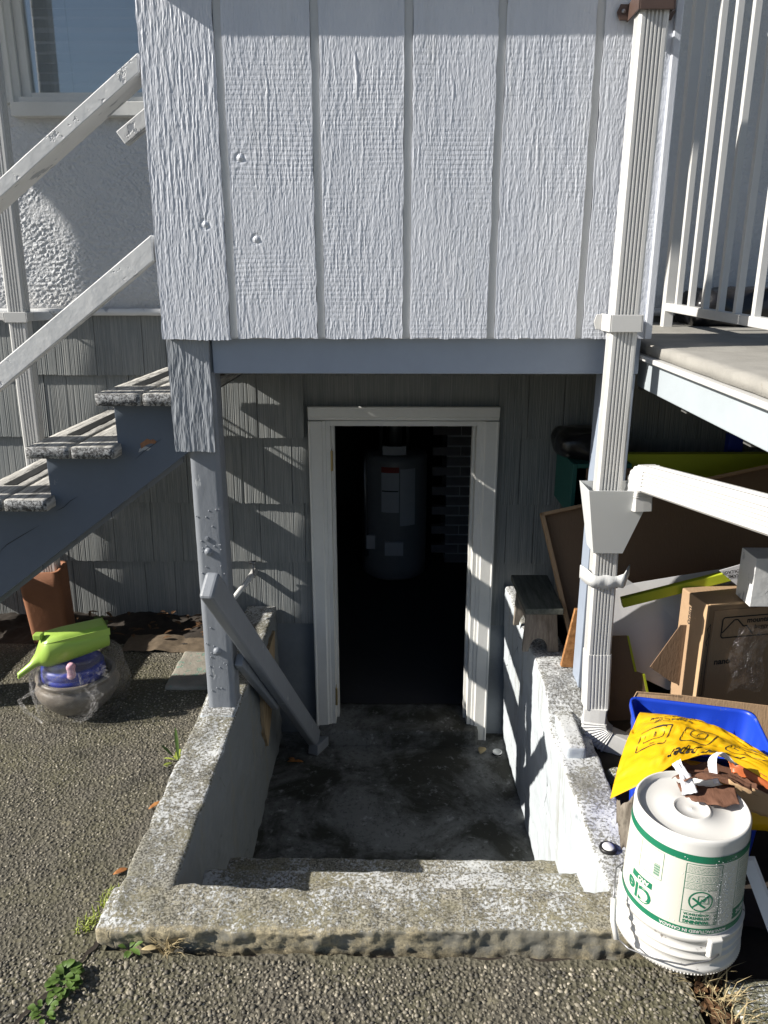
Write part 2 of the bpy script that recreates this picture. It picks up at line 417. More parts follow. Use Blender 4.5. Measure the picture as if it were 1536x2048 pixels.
M['deck'] = paint('sanded_deck_coating', (.30, .29, .265), .85, .22, 9, .4, 120, wear=(.26, .24, .20), wear_amt=.66)
M['fascia'] = paint('pale_grey_fascia_paint', (.40, .445, .48), .45, .08, 4, .08, 60)
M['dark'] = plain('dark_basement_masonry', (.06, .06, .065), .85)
M['brick'] = plain('sooty_brick', (.30, .27, .27), .85, var=.3, scale=14)
M['mortar'] = plain('old_mortar', (.70, .69, .68), .9)
M['tank'] = plain('grey_enamelled_tank', (.30, .30, .31), .3)
M['pipe'] = plain('dull_metal_pipe', (.25, .25, .26), .35, metal=.7)
M['paper'] = plain('white_paper', (.70, .70, .73), .7, var=.05)
M['red_print'] = plain('red_print', (.35, .05, .04), .6)
M['black'] = plain('black_print', (.02, .02, .02), .6)
M['steel'] = plain('brass_hinge', (.42, .33, .16), .35, metal=.8)
M['soil'] = plain('dark_soil', (.028, .022, .017), .95, var=.5, scale=40)
M['clay'] = paint('terracotta', (.31, .135, .07), .75, .18, 7, .2, 60, wear=(.5, .36, .26), wear_amt=.72)
M['ceramic'] = paint('grey_glazed_stoneware', (.20, .175, .145), .38, .25, 9, .15, 50, wear=(.04, .035, .03), wear_amt=.70, stretch=(1, 1, 4))
M['blue'] = mat_plastic('blue_plastic', (.012, .055, .50), .42, dirt=(.10, .14, .34), dirt_amt=.60)
M['blue_dark'] = mat_plastic('navy_lid_plastic', (.012, .03, .28), .35)
M['lime'] = mat_plastic('lime_green_plastic', (.33, .50, .085), .38)
M['lime_board'] = mat_plastic('chartreuse_foam_board', (.40, .46, .02), .6)
M['pink'] = mat_plastic('pink_fabric', (.60, .35, .42), .8, dirt=(.25, .05, .1), dirt_amt=.55, scale=90)
M['bag_clear'] = mat_clear('clear_crumpled_film', .03, 26)
M['glass'] = mat_glass('window_glass')
M['blind'] = plain('white_blind', (.84, .85, .85), .5, var=.03)
M['card'] = mat_card('brown_cardboard', (.40, .27, .165)); M['card_dark'] = mat_card('dark_brown_cardboard', (.20, .132, .085))
M['card_edge'] = mat_card('pale_cardboard_edge', (.50, .34, .20)); M['osb'] = mat_wood('orange_chipboard', (.22, .10, .035), (.40, .20, .08), .8, (60, 60, 60))
M['stool'] = mat_wood('weathered_stool_wood', (.13, .11, .09), (.27, .24, .20), .8, (70, 70, 9))
M['stool_top'] = mat_wood('mossy_stool_top', (.05, .055, .045), (.11, .115, .10), .8, (70, 9, 70))
M['teal'] = plain('teal_painted_shelf', (.015, .10, .085), .55)
M['bag_black'] = mat_plastic('black_bin_bag', (.012, .012, .014), .28, bump=.6)
M['yellow'] = mat_plastic('yellow_film_bag', (.66, .38, .008), .35, bump=.25)
M['bucket'] = mat_plastic('white_bucket_plastic', (.66, .655, .635), .32, dirt=(.55, .53, .48), dirt_amt=.64)
M['bucket_rim'] = mat_plastic('scuffed_bucket_rim', (.62, .61, .585), .4, dirt=(.13, .11, .10), dirt_amt=.60, scale=45)
M['label'] = plain('cream_label', (.60, .595, .53), .4, var=.04); M['green'] = plain('green_print', (.012, .16, .085), .4)
M['droplet'] = plain('water_droplet', (.75, .77, .78), .08, .8, .02)
M['torn'] = mat_card('torn_brown_board', (.17, .085, .055)); M['slab'] = mat_concrete('mossy_slab', (.17, .17, .12), (.24, .235, .17), (.07, .07, .045))
M['leaf_dry'] = mat_wood('dry_leaf', (.22, .085, .03), (.42, .19, .06), .7, (40, 40, 40)); M['leaf'] = plain('weed_leaf', (.075, .13, .025), .5, var=.35, scale=30)
M['grass'] = plain('yellow_green_grass', (.30, .36, .06), .6, var=.3); M['straw'] = plain('dry_straw', (.36, .29, .16), .75, var=.3)
M['black_rub'] = plain('black_plastic', (.015, .015, .015), .4); M['white_cap'] = plain('white_lid', (.72, .72, .70), .4)
M['wedge'] = mat_wood('bare_plywood', (.25, .18, .10), (.45, .34, .21), .8, (40, 40, 6)); M['patch'] = paint('paint_splashed_slab', (.28, .26, .22), .85, .3, 12, .5, 80, wear=(.16, .25, .20), wear_amt=.58)

# ================================================================== GROUND
def ground_patch(x0, x1, y0, y1, res, base=0.0, amp=.004, seed=3, edge=None):
    nx = max(1, int((x1 - x0) / res)); ny = max(1, int((y1 - y0) / res))
    X, Y = np.meshgrid(np.linspace(x0, x1, nx + 1), np.linspace(y0, y1, ny + 1), indexing='ij')
    if edge is not None: X, Y = edge(X, Y)
    Zc = base + fbm(X * 6, Y * 6, 0, seed) * amp + fbm(X * 45, Y * 45, 0, seed + 9) * amp * .3
    V = np.stack([X, Y, Zc], -1).reshape(-1, 3); i = np.arange(V.shape[0]).reshape(X.shape)
    return V, np.stack([i[:-1, :-1], i[1:, :-1], i[1:, 1:], i[:-1, 1:]], -1).reshape(-1, 4)
def joinp(parts):
    V = []; F = []; b = 0
    for v, f in parts: V.append(v); F.append(f + b); b += len(v)
    return np.concatenate(V), np.concatenate(F)
def front_edge(X, Y):                               # broken front joint beside the step
    k = np.clip((Y - 1.25) / (1.404 - 1.25), 0, 1)
    return X, Y + k * (fbm(X * 14, 0, 0, 21) * .016 - .004)
V, F = joinp([ground_patch(-2.6, -.672, 1.40, 2.98, .02), ground_patch(-.90, .66, 1.0, 1.404, .012, edge=front_edge),
              ground_patch(-2.6, -.90, 1.0, 1.40, .03)])
struct(mesh('pavement', V, F, M['pave'], smooth=True))
# the wider ground: rectangles round the stairwell, one sheet out to the horizon
W = MB()
for (x0, x1, y0, y1) in ((-90, -.70, 1.0, 90), (-90, 90, -90, 1.0), (.72, 90, 1.0, 90)):
    W.add([(x0, y0, -.03), (x1, y0, -.03), (x1, y1, -.03), (x0, y1, -.03)], [(0, 1, 2, 3)])
W.add([(-.70, 1.0, -.03), (.72, 1.0, -.03), (.72, 1.56, -.03), (-.70, 1.56, -.03)], [(0, 1, 2, 3)])
struct(W.obj('ground', M['soil']))
W = MB()
W.add([(-90, -90, -.012), (90, -90, -.012), (90, .995, -.012), (-90, .995, -.012)], [(0, 1, 2, 3)])
W.add([(-90, .995, -.012), (-2.59, .995, -.012), (-2.59, 2.98, -.012), (-90, 2.98, -.012)], [(0, 1, 2, 3)])
struct(W.obj('driveway', M['pave']))
V, F = joinp([ground_patch(-3.2, -.67, 2.96, 3.32, .012, .002, .03, 31)])
struct(mesh('soil_bed', V, F, M['soil'], smooth=True))
V, F = joinp([ground_patch(.60, 3.2, 1.50, 3.32, .03, -.004, .02, 37)])
struct(mesh('bare_ground', V, F, M['soil'], smooth=True))

# pebbles of the exposed aggregate, half sunk in the cement
bm = bmesh.new(); bmesh.ops.create_icosphere(bm, subdivisions=1, radius=1); IV1 = np.array([v.co[:] for v in bm.verts]); IF1 = np.array([[v.index for v in f.verts] for f in bm.faces]); bm.free()
def scatter(x0, x1, y0, y1, step, keep, smin, smax, seed, inside=None):
    r = np.random.default_rng(seed)
    gx, gy = np.meshgrid(np.arange(x0, x1, step), np.arange(y0, y1, step * .87), indexing='ij')
    gx = gx + (np.arange(gx.shape[1]) % 2)[None, :] * step * .5
    p = np.stack([gx.ravel(), gy.ravel()], 1) + r.uniform(-.42, .42, (gx.size, 2)) * step
    d = fbm(p[:, 0] * 5, p[:, 1] * 5, 0, seed + 50)
    p = p[(r.random(len(p)) < keep + d * .25)]
    if inside is not None: p = p[inside(p)]
    return p, np.exp(r.uniform(math.log(smin), math.log(smax), len(p)))
def pebble_mesh(name, sets):
    r = np.random.default_rng(5); P = np.concatenate([a for a, b in sets]); R = np.concatenate([b for a, b in sets]); n = len(P)
    ax = np.stack([r.uniform(.8, 1.35, n), r.uniform(.65, 1.0, n), r.uniform(.45, .75, n)], 1) * R[:, None]
    th = r.uniform(0, 6.283, n); c, s = np.cos(th), np.sin(th)
    B = IV1[None] * ax[:, None, :]; B = B * (1 + r.uniform(-.10, .10, (n, len(IV1)))[..., None])
    ti = r.normal(0, .25, n); B[..., 2] = B[..., 2] + B[..., 0] * ti[:, None]
    X = B[..., 0] * c[:, None] - B[..., 1] * s[:, None] + P[:, 0:1]; Y = B[..., 0] * s[:, None] + B[..., 1] * c[:, None] + P[:, 1:2]
    g = fbm(P[:, 0] * 6, P[:, 1] * 6, 0, 3) * .004
    Zc = B[..., 2] + (g + ax[:, 2] * r.uniform(-.60, .0, n))[:, None]
    V = np.stack([X, Y, Zc], -1).reshape(-1, 3); F = (IF1[None] + (np.arange(n) * len(IV1))[:, None, None]).reshape(-1, 3)
    me = bpy.data.meshes.new(name); me.vertices.add(len(V)); me.vertices.foreach_set('co', V.ravel())
    me.loops.add(F.size); me.loops.foreach_set('vertex_index', F.ravel().astype(np.int32))
    me.polygons.add(len(F)); me.polygons.foreach_set('loop_start', np.arange(0, F.size, 3, dtype=np.int32)); me.polygons.foreach_set('loop_total', np.full(len(F), 3, dtype=np.int32))
    me.update(calc_edges=True); me.validate()
    at = me.attributes.new('tint', 'FLOAT', 'POINT'); at.data.foreach_set('value', np.repeat(r.random(n), len(IV1)).astype(np.float32))
    return stuff(link_mesh(name, me, M['pebble'], smooth=True))
pebble_mesh('pavement_pebbles', [scatter(-.95, .665, 1.08, 1.39, .0108, .82, .0036, .0080, 1, lambda p: p[:, 1] < 1.380 + fbm(p[:, 0] * 14, 0, 0, 21) * .016),
                        scatter(-1.75, -.675, 1.36, 2.97, .0112, .72, .0030, .0058, 2), scatter(-1.45, -.95, 1.08, 1.36, .0112, .72, .0032, .0062, 4)])

# ================================================================== STAIRWELL
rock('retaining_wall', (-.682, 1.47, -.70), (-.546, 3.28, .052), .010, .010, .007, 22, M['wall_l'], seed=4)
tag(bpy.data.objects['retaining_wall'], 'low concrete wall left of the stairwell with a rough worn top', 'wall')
def rtop(x, y):
    k = np.clip((y - 2.24) / .16, 0, 1); return .055 + .105 * (k * k * (3 - 2 * k))
def rwarp(P):
    k = np.clip((P[:, 1] - 1.6) / 1.7, 0, 1); P = P.copy()
    P[:, 0] = P[:, 0] + ((1 - k) * .022 + np.clip(-P[:, 2], 0, .7) * .04) * np.clip((.655 - P[:, 0]) / .143, 0, 1)
    return P
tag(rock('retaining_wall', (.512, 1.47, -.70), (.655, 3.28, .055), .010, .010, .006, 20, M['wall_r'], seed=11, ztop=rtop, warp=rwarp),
    'white painted concrete wall right of the stairwell, flaking and striped by sunlight', 'wall')
steps = thing('concrete_steps', 'flight of worn concrete steps going down to the basement landing', 'steps', (0, 1.43, 0))
def chip(P):
    P = P.copy(); fr = np.clip((1.46 - P[:, 1]) / .04, 0, 1) * np.clip((P[:, 2] + .06) / .10, 0, 1)
    P[:, 1] = P[:, 1] + fr * (fbm(P[:, 0] * 6, 0, 0, 77, 4) * .018 + fbm(P[:, 0] * 60, P[:, 2] * 25, 0, 78, 2) * .004 + .002)
    P[:, 2] = P[:, 2] + np.where(P[:, 2] > 0, fbm(P[:, 0] * 4, P[:, 1] * 9, 0, 70) * .006, 0)
    bk = np.clip((P[:, 1] - 1.52) / .03, 0, 1); P[:, 1] = P[:, 1] + bk * fbm(P[:, 0] * 9, 0, 0, 71, 4) * .014
    return P
rock('ledge', (-.70, 1.426, -.25), (.735, 1.556, .050), .0060, .009, .007, 34, M['ledge'], steps, seed=5, o=4, warp=chip)
rock('step', (-.56, 1.545, -.45), (.56, 1.835, -.145), .014, .012, .006, 24, M['ledge'], steps, seed=6)
rock('step', (-.56, 1.825, -.66), (.57, 2.125, -.355), .014, .012, .006, 24, M['ledge'], steps, seed=7)
struct(rock('landing', (-.60, 2.115, -.80), (.62, 3.40, -.64), .016, .006, .005, 12, M['landing'], seed=8))

# ================================================================== HOUSE
house = thing('house', 'white stucco house with grey shingle skirt and dark basement doorway', 'house', (0, 3.3, 0))
YW = 3.30; DX0, DX1, DZ0, DZ1 = -.300, .378, -.565, .922
shw = MB()
for (x0, x1, z0, z1) in ((-4.2, DX0 - .002, -.03, 1.37), (DX1 + .002, 3.6, -.03, 1.37), (DX0 - .002, DX1 + .002, DZ1, 1.37)): shw.box(x0, x1, YW + .004, YW + .10, z0, z1)
shw = shw.obj('shingle_wall', M['shingle'], house)
fnd = MB()
for (x0, x1) in ((-4.2, DX0 - .002), (DX1 + .002, 3.6)): fnd.box(x0, x1, YW + .010, YW + .095, -.75, -.032)
fnd.obj('foundation', M['found'], house)
def shingle_mesh(w, h, seed):
    r = random.Random(seed); xs = [0.0]
    while xs[-1] < w - .006: xs.append(xs[-1] + r.uniform(.0022, .0050))
    xs[-1] = w; n = len(xs); dep = [r.choice((0, .0004, .0009, .0018)) if i % 2 else 0.0 for i in range(n)]; jag = [r.uniform(-.0018, .0018) for _ in range(n)]
    V = []; F = []
    for i, x in enumerate(xs):
        V += [(x, -.020 + dep[i], jag[i]), (x, -.004 + dep[i] * .5, h), (x, .004, jag[i])]
    for i in range(n - 1):
        a = i * 3; b = a + 3; F += [(a, b, b + 1, a + 1), (a + 2, b + 2, b, a)]
    F += [(0, 1, 2), ((n - 1) * 3, (n - 1) * 3 + 2, (n - 1) * 3 + 1)]
    me = bpy.data.meshes.new('shingle'); me.from_pydata(V, [], F); me.update(); me.materials.append(M['shingle']); return me
courses = [(1.114, 1.372), (.846, 1.122), (.548, .856), (.268, .558), (-.040, .278)]
rs = random.Random(12); SH = {}
for ci, (z0, z1) in enumerate(courses):
    x = -2.9 + rs.uniform(0, .1)
    while x < 2.5:
        w = rs.choice((.095, .12, .135, .15, .17, .20, .235)); a, b = x, x + w; x = b + .0025
        if z0 < .98:
            if a < -.37 < b: b = -.37
            elif a < .45 < b: a = .45
            elif a >= -.37 and b <= .45: continue
            if b - a < .03: continue
        key = (ci, round(b - a, 3), rs.randrange(2))
        if key not in SH: SH[key] = shingle_mesh(b - a, z1 - z0 + .008, hash(key) & 0xffff)
        o = bpy.data.objects.new('shingle', SH[key]); COL.objects.link(o); o.location = (a, YW + rs.uniform(-.002, .001), z0 + rs.uniform(-.003, .003)); adopt(o, shw)
# strip above the door between frame and the second course
# stucco above, band between, window
ST0 = 1.392; WX0, WX1, WZ0, WZ1 = -1.45, -.42, 2.17, 3.10
sm = MB()
for (x0, x1, z0, z1) in ((-4.2, WX0, ST0, 4.2), (WX1, 3.6, ST0, 4.2), (WX0, WX1, ST0, WZ0), (WX0, WX1, WZ1, 4.2)): sm.box(x0, x1, YW - .012, YW + .10, z0, z1)
sm.obj('stucco_wall', M['stucco'], house)
nx, nz = 560, 330
X, Zc = np.meshgrid(np.linspace(-2.0, -.62, nx), np.linspace(ST0 + .001, 2.172, nz), indexing='ij')
hh = np.clip(fbm(X * 105, 0, Zc * 105, 501, 2) * 1.5 + .45, 0, 1) * np.clip(.75 + fbm(X * 9, 0, Zc * 9, 503, 2) * 1.1, .15, 1)
hh = hh * np.clip(np.minimum(np.minimum(X + 2.0, -.62 - X), np.minimum(Zc - ST0, 2.172 - Zc)) / .01, 0, 1)
i_ = np.arange(nx * nz).reshape(nx, nz)
mesh('stucco_dash', np.stack([X, YW - .0135 - hh * .0030, Zc], -1).reshape(-1, 3), np.stack([i_[:-1, :-1], i_[1:, :-1], i_[1:, 1:], i_[:-1, 1:]], -1).reshape(-1, 4), M['stucco'], house, True)
b_ = rock('trim_band', (-4.2, YW - .040, 1.362), (3.6, YW + .02, 1.391), .03, .004, .002, 30, M['rail'], house, seed=3)
win = box('window', WX0 - .03, WX1 + .03, YW - .060, YW - .004, WZ0 - .062, WZ0 - .012, M['white'], house); win['label'] = 'white framed window with closed blind'
box('sill', WX0 - .005, WX1 + .005, YW - .035, YW + .04, WZ0 - .011, WZ0 + .010, M['white'], win)
for nm, (x0, x1) in (('casing', (WX0 - .072, WX0)), ('casing', (WX1, WX1 + .072))):
    c = MB().prism([(x0, YW - .02), (x0, YW - .040), (x0 + .010, YW - .046), (x0 + .016, YW - .034), (x0 + .030, YW - .034), (x0 + .034, YW - .040), (x0 + .048, YW - .040), (x0 + .052, YW - .030), (x0 + .072, YW - .024), (x0 + .072, YW - .012)], 'z', WZ0 - .010, WZ1).obj(nm, M['white'], win)
fr = MB().box(WX0, WX0 + .035, YW - .008, YW + .05, WZ0 + .011, WZ1).box(WX1 - .035, WX1, YW - .008, YW + .05, WZ0 + .011, WZ1).box(WX0 + .035, WX1 - .035, YW - .008, YW + .05, WZ0 + .011, WZ0 + .030)
bevel(fr.obj('sash', M['white'], win), .002)
box('pane', WX0 + .034, WX1 - .034, YW + .012, YW + .016, WZ0 + .029, WZ1, M['glass'], win, 0)
slat = MB(); slat.add([(WX0 + .05, -.016, -.015), (WX1 - .05, -.016, -.015), (WX1 - .05, -.003, .0015), (WX0 + .05, -.003, .0015), (WX1 - .05, .013, .020), (WX0 + .05, .013, .020)], [(0, 1, 2, 3), (3, 2, 4, 5)])
s0 = slat.obj('slat', M['blind'], None); s0.location = (0, YW + .045, WZ0 + .052); sme = s0.data
adopt(s0, win)
for k in range(1, 25):
    o = s0.copy(); COL.objects.link(o); o.parent = None; o.location = (0, YW + .045 + random.uniform(-.001, .001), WZ0 + .052 + .0365 * k); o.rotation_euler = (random.uniform(-.06, .06), random.uniform(-.004, .004), 0); adopt(o, win)
MB().tube([(WX0 + .19, YW + .026, WZ0 + .03), (WX0 + .19, YW + .026, WZ1)], .0016, 5).obj('cord', M['white'], win)
struct(MB().box(-1.7, -.2, YW + .5, YW + .52, 1.9, 3.4).obj('room_wall', M['blind']))

# basement doorway
df = MB().box(DX0 - .0, DX0 + .022, YW - .03, YW + .12, -.60, DZ1).box(DX1 - .022, DX1, YW - .03, YW + .12, -.60, DZ1).box(DX0 + .022, DX1 - .022, YW - .03, YW + .12, DZ1 - .022, DZ1)
df = bevel(df.obj('door_frame', M['white'], house), .002)
def casing_prof(w):                                # stepped moulding, across and out from the wall
    return [(0, 0), (0, -.026), (.006, -.028), (.012, -.024), (w - .022, -.021), (w - .016, -.015), (w - .005, -.013), (w, 0)]
cw = .078; Yc = YW - .022
pl = [(DX0 - cw + .006 + a, Yc + b) for a, b in casing_prof(cw)]
MB().prism(pl, 'z', -.632, DZ1 + .0).obj('casing', M['white'], df)
pr = [(DX1 + cw - .006 - a, Yc + b) for a, b in casing_prof(cw)]
MB().prism(pr, 'z', -.672, DZ1 + .0).obj('casing', M['white'], df)
ph = [(Yc + b, DZ1 + .064 - a * .86) for a, b in casing_prof(.074)]
MB().prism(ph, 'x', DX0 - cw + .006, DX1 + cw - .006).obj('head_casing', M['white'], df)
MB().box(DX0 + .022, DX0 + .034, YW + .03, YW + .075, -.58, DZ1 - .022).box(DX1 - .034, DX1 - .022, YW + .03, YW + .075, -.58, DZ1 - .022).obj('door_stop', M['white'], df)
for z in (.745, -.42): bevel(MB().box(DX0 + .0225, DX0 + .025, YW - .024, YW + .012, z - .045, z + .045).tube([(DX0 + .026, YW - .027, z - .045), (DX0 + .026, YW - .027, z + .045)], .006, 8).obj('hinge', M['steel'], df), .0008)
rock('threshold', (DX0 - .06, YW - .10, -.72), (DX1 + .03, YW + .16, DZ0), .02, .006, .003, 20, M['landing'], house, seed=14)

# basement room
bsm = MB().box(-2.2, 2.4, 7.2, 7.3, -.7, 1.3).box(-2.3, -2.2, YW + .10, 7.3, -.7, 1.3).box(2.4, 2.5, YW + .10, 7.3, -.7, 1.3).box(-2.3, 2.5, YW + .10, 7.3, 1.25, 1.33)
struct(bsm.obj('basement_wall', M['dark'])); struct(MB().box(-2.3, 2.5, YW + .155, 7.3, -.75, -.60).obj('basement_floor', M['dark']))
heater = thing('water_heater', 'grey water heater tank with paper labels in the dark basement', 'water heater', (.0, 5.35, -.60))
prof = [(.20, .03), (.232, .05), (.235, .12)] + [(.235, z) for z in (.13, .9)] + [(.228, .93), (.20, .945), (.0, .95)]
MB().lathe([(0, .03)] + prof, (.0, 5.35, -.60), 40).obj('tank', M['tank'], heater, True)
def on_tank(a0, a1, z0, z1, nm, mat, off=.0015):
    b = MB(); n = 6; V = []
    for k in range(n + 1):
        a = math.radians(a0 + (a1 - a0) * k / n); r = .235 + off; V += [(0 + r * math.sin(a), 5.35 - r * math.cos(a), z0), (0 + r * math.sin(a), 5.35 - r * math.cos(a), z1)]
    b.add(V, [(2 * k, 2 * k + 2, 2 * k + 3, 2 * k + 1) for k in range(n)]); return b.obj(nm, mat, heater)
on_tank(-22, 8, -.05, .27, 'label', M['paper']); on_tank(-22, 8, .235, .275, 'label_stripe', M['red_print'], .003); on_tank(10, 38, -.15, .26, 'label', M['paper'])
on_tank(-21, 7, .10, .108, 'label_rule', M['black'], .003); on_tank(-20, 20, .36, .42, 'badge', M['paper'])
MB().box(-.065, .065, 5.09, 5.14, -.36, -.26).obj('valve_box', M['paper'], heater); MB().box(-.195, -.135, 5.12, 5.16, -.32, -.22).obj('tag', M['paper'], heater)
MB().tube([(-.195, 5.14, -.38), (-.205, 5.13, .30), (-.195, 5.2, .36)], .016, 8).obj('overflow_pipe', M['pipe'], heater, True)
for x in (-.095, .095): MB().tube([(x, 5.35, .34), (x, 5.35, 1.24)], .014, 8).obj('water_pipe', M['pipe'], heater, True)
MB().tube([(.0, 5.35, .34), (.0, 5.35, .55), (-.03, 5.4, .8), (-.09, 5.6, 1.2)], .055, 12).obj('flue', M['pipe'], heater, True)
chim = thing('brick_chimney', 'dark brick chimney stack beside the water heater in the basement', 'chimney', (.65, 5.85, -.6))
MB().box(.395, .905, 5.608, 6.2, -.6, 1.25).obj('mortar_core', M['mortar'], chim)
bk = MB().box(0, .205, -.012, .05, 0, .062).obj('brick', M['brick']); bevel(bk, .003, 1); bme = bk.data; first = True
for r_ in range(24):
    for c_ in range(3):
        x = .392 + c_ * .215 - (.1075 if r_ % 2 else 0)
        o = bk if first else bpy.data.objects.new('brick', bme)
        if not first: COL.objects.link(o)
        first = False; o.location = (max(x, .388 - .1), 5.61 + random.uniform(-.003, .003), -.595 + r_ * .077); adopt(o, chim)

# ================================================================== PORCH
porch = thing('porch', 'raised white board porch front over the basement stairwell, on grey posts', 'porch', (0, 2.38, 0))
YP = 2.33; gr = [-.702, -.479, -.219, .034, .284, .545, .752]
back = box('backing', -.685, .735, YP + .0135, YP + .05, 1.334, 2.271, M['panel'], porch, 0)
def board(x0, x1, z0, z1, seed, coarse, knots=()):
    nx = int((x1 - x0) / .00145); nz = int(.92 / .0040)
    zs = np.concatenate([np.linspace(z0, z0 + .92, nz), [z1]]); nz += 1
    X, Zc = np.meshgrid(np.linspace(x0, x1, nx), zs, indexing='ij')
    wx = X + fbm(X * 6, Zc * 3.2, 0, seed + 1) * .009
    for kx, kz in knots:
        d = np.hypot((X - kx), (Zc - kz) * .45); wx = wx + np.sign(X - kx) * .012 * np.exp(-(d / .02) ** 2)
    a = fbm(wx * 205, Zc * 24, 0, seed, 2); b = fbm(wx * 330, Zc * 110, 0, seed + 4, 2); saw = np.sin(Zc * 2 * math.pi / .0125 + fbm(X * 4, Zc * 5, 0, seed + 7) * 3) * np.clip(fbm(X * 3, Zc * 6, 0, seed + 8) + .25, 0, 1)
    sx = X - (x0 + x1) * .5 + .008 - fbm(0, Zc * 7, 0, seed + 60, 4) * .016
    seam = (.0022 * np.exp(-(sx / .0035) ** 2) - .002 * np.exp(-((sx - .005) / .0018) ** 2)) * np.clip(fbm(0, Zc * 16, 0, seed + 61) * 2 + .5, 0, 1) * (1.0 if abs(x0 + .205) < .02 else (.25 if seed % 2 else 0)) * np.clip((Zc - 1.55) * 4, .1, 1)
    h = np.maximum(a, -.3) * .00088 * coarse * (1 + .6 * fbm(X * 9, Zc * 5, 0, seed + 20)) + b * .00052 + saw * .00042 * (1.5 - coarse) + seam + fbm(X * 5, Zc * 1.2, 0, seed + 12) * .0015
    for kx, kz in knots:
        d = np.hypot(X - kx, Zc - kz); h = h + .0026 * np.exp(-(d / .006) ** 2) * (1 + .5 * fbm(X * 200, Zc * 200, 0, seed)) - .0016 * np.exp(-((d - .012) / .004) ** 2)
    e = np.minimum(X - x0, x1 - X); h = h * np.clip(e / .004, .15, 1)
    Xe = X + np.where(X - x0 < .001, fbm(0, Zc * 22, 0, seed + 31) * .003, 0) + np.where(x1 - X < .001, fbm(0, Zc * 22, 0, seed + 32) * .003, 0)
    Ze = Zc + np.where(Zc - z0 < .001, fbm(X * 40, 0, 0, seed + 33) * .004, 0)
    Yv = YP - h
    Fv = np.stack([Xe, Yv, Ze], -1).reshape(-1, 3); i = np.arange(nx * nz).reshape(nx, nz)
    F = [np.stack([i[:-1, :-1], i[1:, :-1], i[1:, 1:], i[:-1, 1:]], -1).reshape(-1, 4)]; V = [Fv]; b_ = nx * nz
    for line in (i[0, ::-1], i[-1, :], i[:, 0], i[::-1, -1]):
        p = Fv[line].copy(); p[:, 1] = YP + .013; k = np.arange(len(line)) + b_; V.append(p); b_ += len(line)
        F.append(np.stack([line[:-1], k[:-1], k[1:], line[1:]], -1))
    return mesh('siding_board', np.concatenate(V), np.concatenate(F), M['panel'], porch)
gw = .0115
KN = [[(-.545, 1.655)], [(-.40, 1.615), (-.435, 1.83)], [], [], [], []]
for k in range(6):
    board(gr[k] + (gw if k else .008), gr[k + 1] - (gw if k < 5 else .006), 1.336 - (.004 if k == 0 else 0), 2.271, 40 + 13 * k, [1.35, .8, .9, .7, .85, .8][k], KN[k])
for k in range(1, 6):                               # the fillet set back in each joint
    mesh('batten', *joinp([(np.array([(gr[k] - gw + .0005, YP + .006, 1.338), (gr[k] + gw - .0005, YP + .006, 1.338), (gr[k] + gw - .0005, YP + .006, 2.271), (gr[k] - gw + .0005, YP + .006, 2.271), (gr[k] - gw + .0005, YP + .013, 1.338), (gr[k] + gw - .0005, YP + .013, 1.338)]), np.array([(0, 1, 2, 3), (4, 5, 1, 0)]))]), M['metal_white'], porch)
box('beam', -.556, .742, 2.365, 2.403, 1.228, 1.3345, M['beam'], porch)
box('porch_floor', -.6515, .742, 2.404, 3.285, 1.30, 1.332, M['under'], porch)
box('joist', -.690, -.652, 2.404, 3.285, 1.115, 1.299, M['under'], porch)
for x in (-.2, .25): box('joist', x, x + .038, 2.404, 3.285, 1.235, 1.299, M['under'], porch)
pst = rock('post', (-.651, 2.372, .045), (-.556, 2.462, 1.334), .02, .004, .0015, 20, M['post'], porch, seed=22)
for z in (.645, .30): MB().lathe([(.0135, 0), (.013, .004), (.010, .008), (.005, .0105), (0, .011)], (0, 0, 0), 16).obj('bolt', M['post'], pst, True)
bl = [o for o in bpy.data.objects if o.name.startswith('bolt')]
for o, (x, z) in zip(bl, ((-.612, .645), (-.606, .283))):
    o.rotation_euler = (math.radians(90), 0, 0); o.location = Vector((x, 2.372, z)) - Vector(wloc(pst)); o.scale = (1, 1, 1.2)
MB().lathe([(.008, 0), (.008, .005), (0, .006)], (0, 0, 0), 6).obj('bolt', M['post'], pst)
nb = [o for o in bpy.data.objects if o.name.startswith('bolt')][-1]; nb.rotation_euler = (math.radians(90), 0, 0); nb.location = Vector((-.614, 2.3725, .69)) - Vector(wloc(pst))
dots = MB()
for _ in range(42):
    x = random.uniform(-.645, -.562); z = random.uniform(.12, .80); dots.lathe([(.0032, 0), (.0022, .0012), (0, .0016)], (0, 0, 0), 6); n = 18
    for i in range(len(dots.V) - n, len(dots.V)): a, b, c = dots.V[i]; dots.V[i] = (x + a, 2.3712 - c, z + b)
stuff(dots.obj('paint_blister', M['post'], porch, True))
rock('post_cap', (-.672, 2.325, .035), (-.552, 2.475, .062), .01, .006, .003, 30, M['wall_r'], porch, seed=23)
sk = board(-.702, -.560, .988, 1.3315, 301, 1.2) if False else None
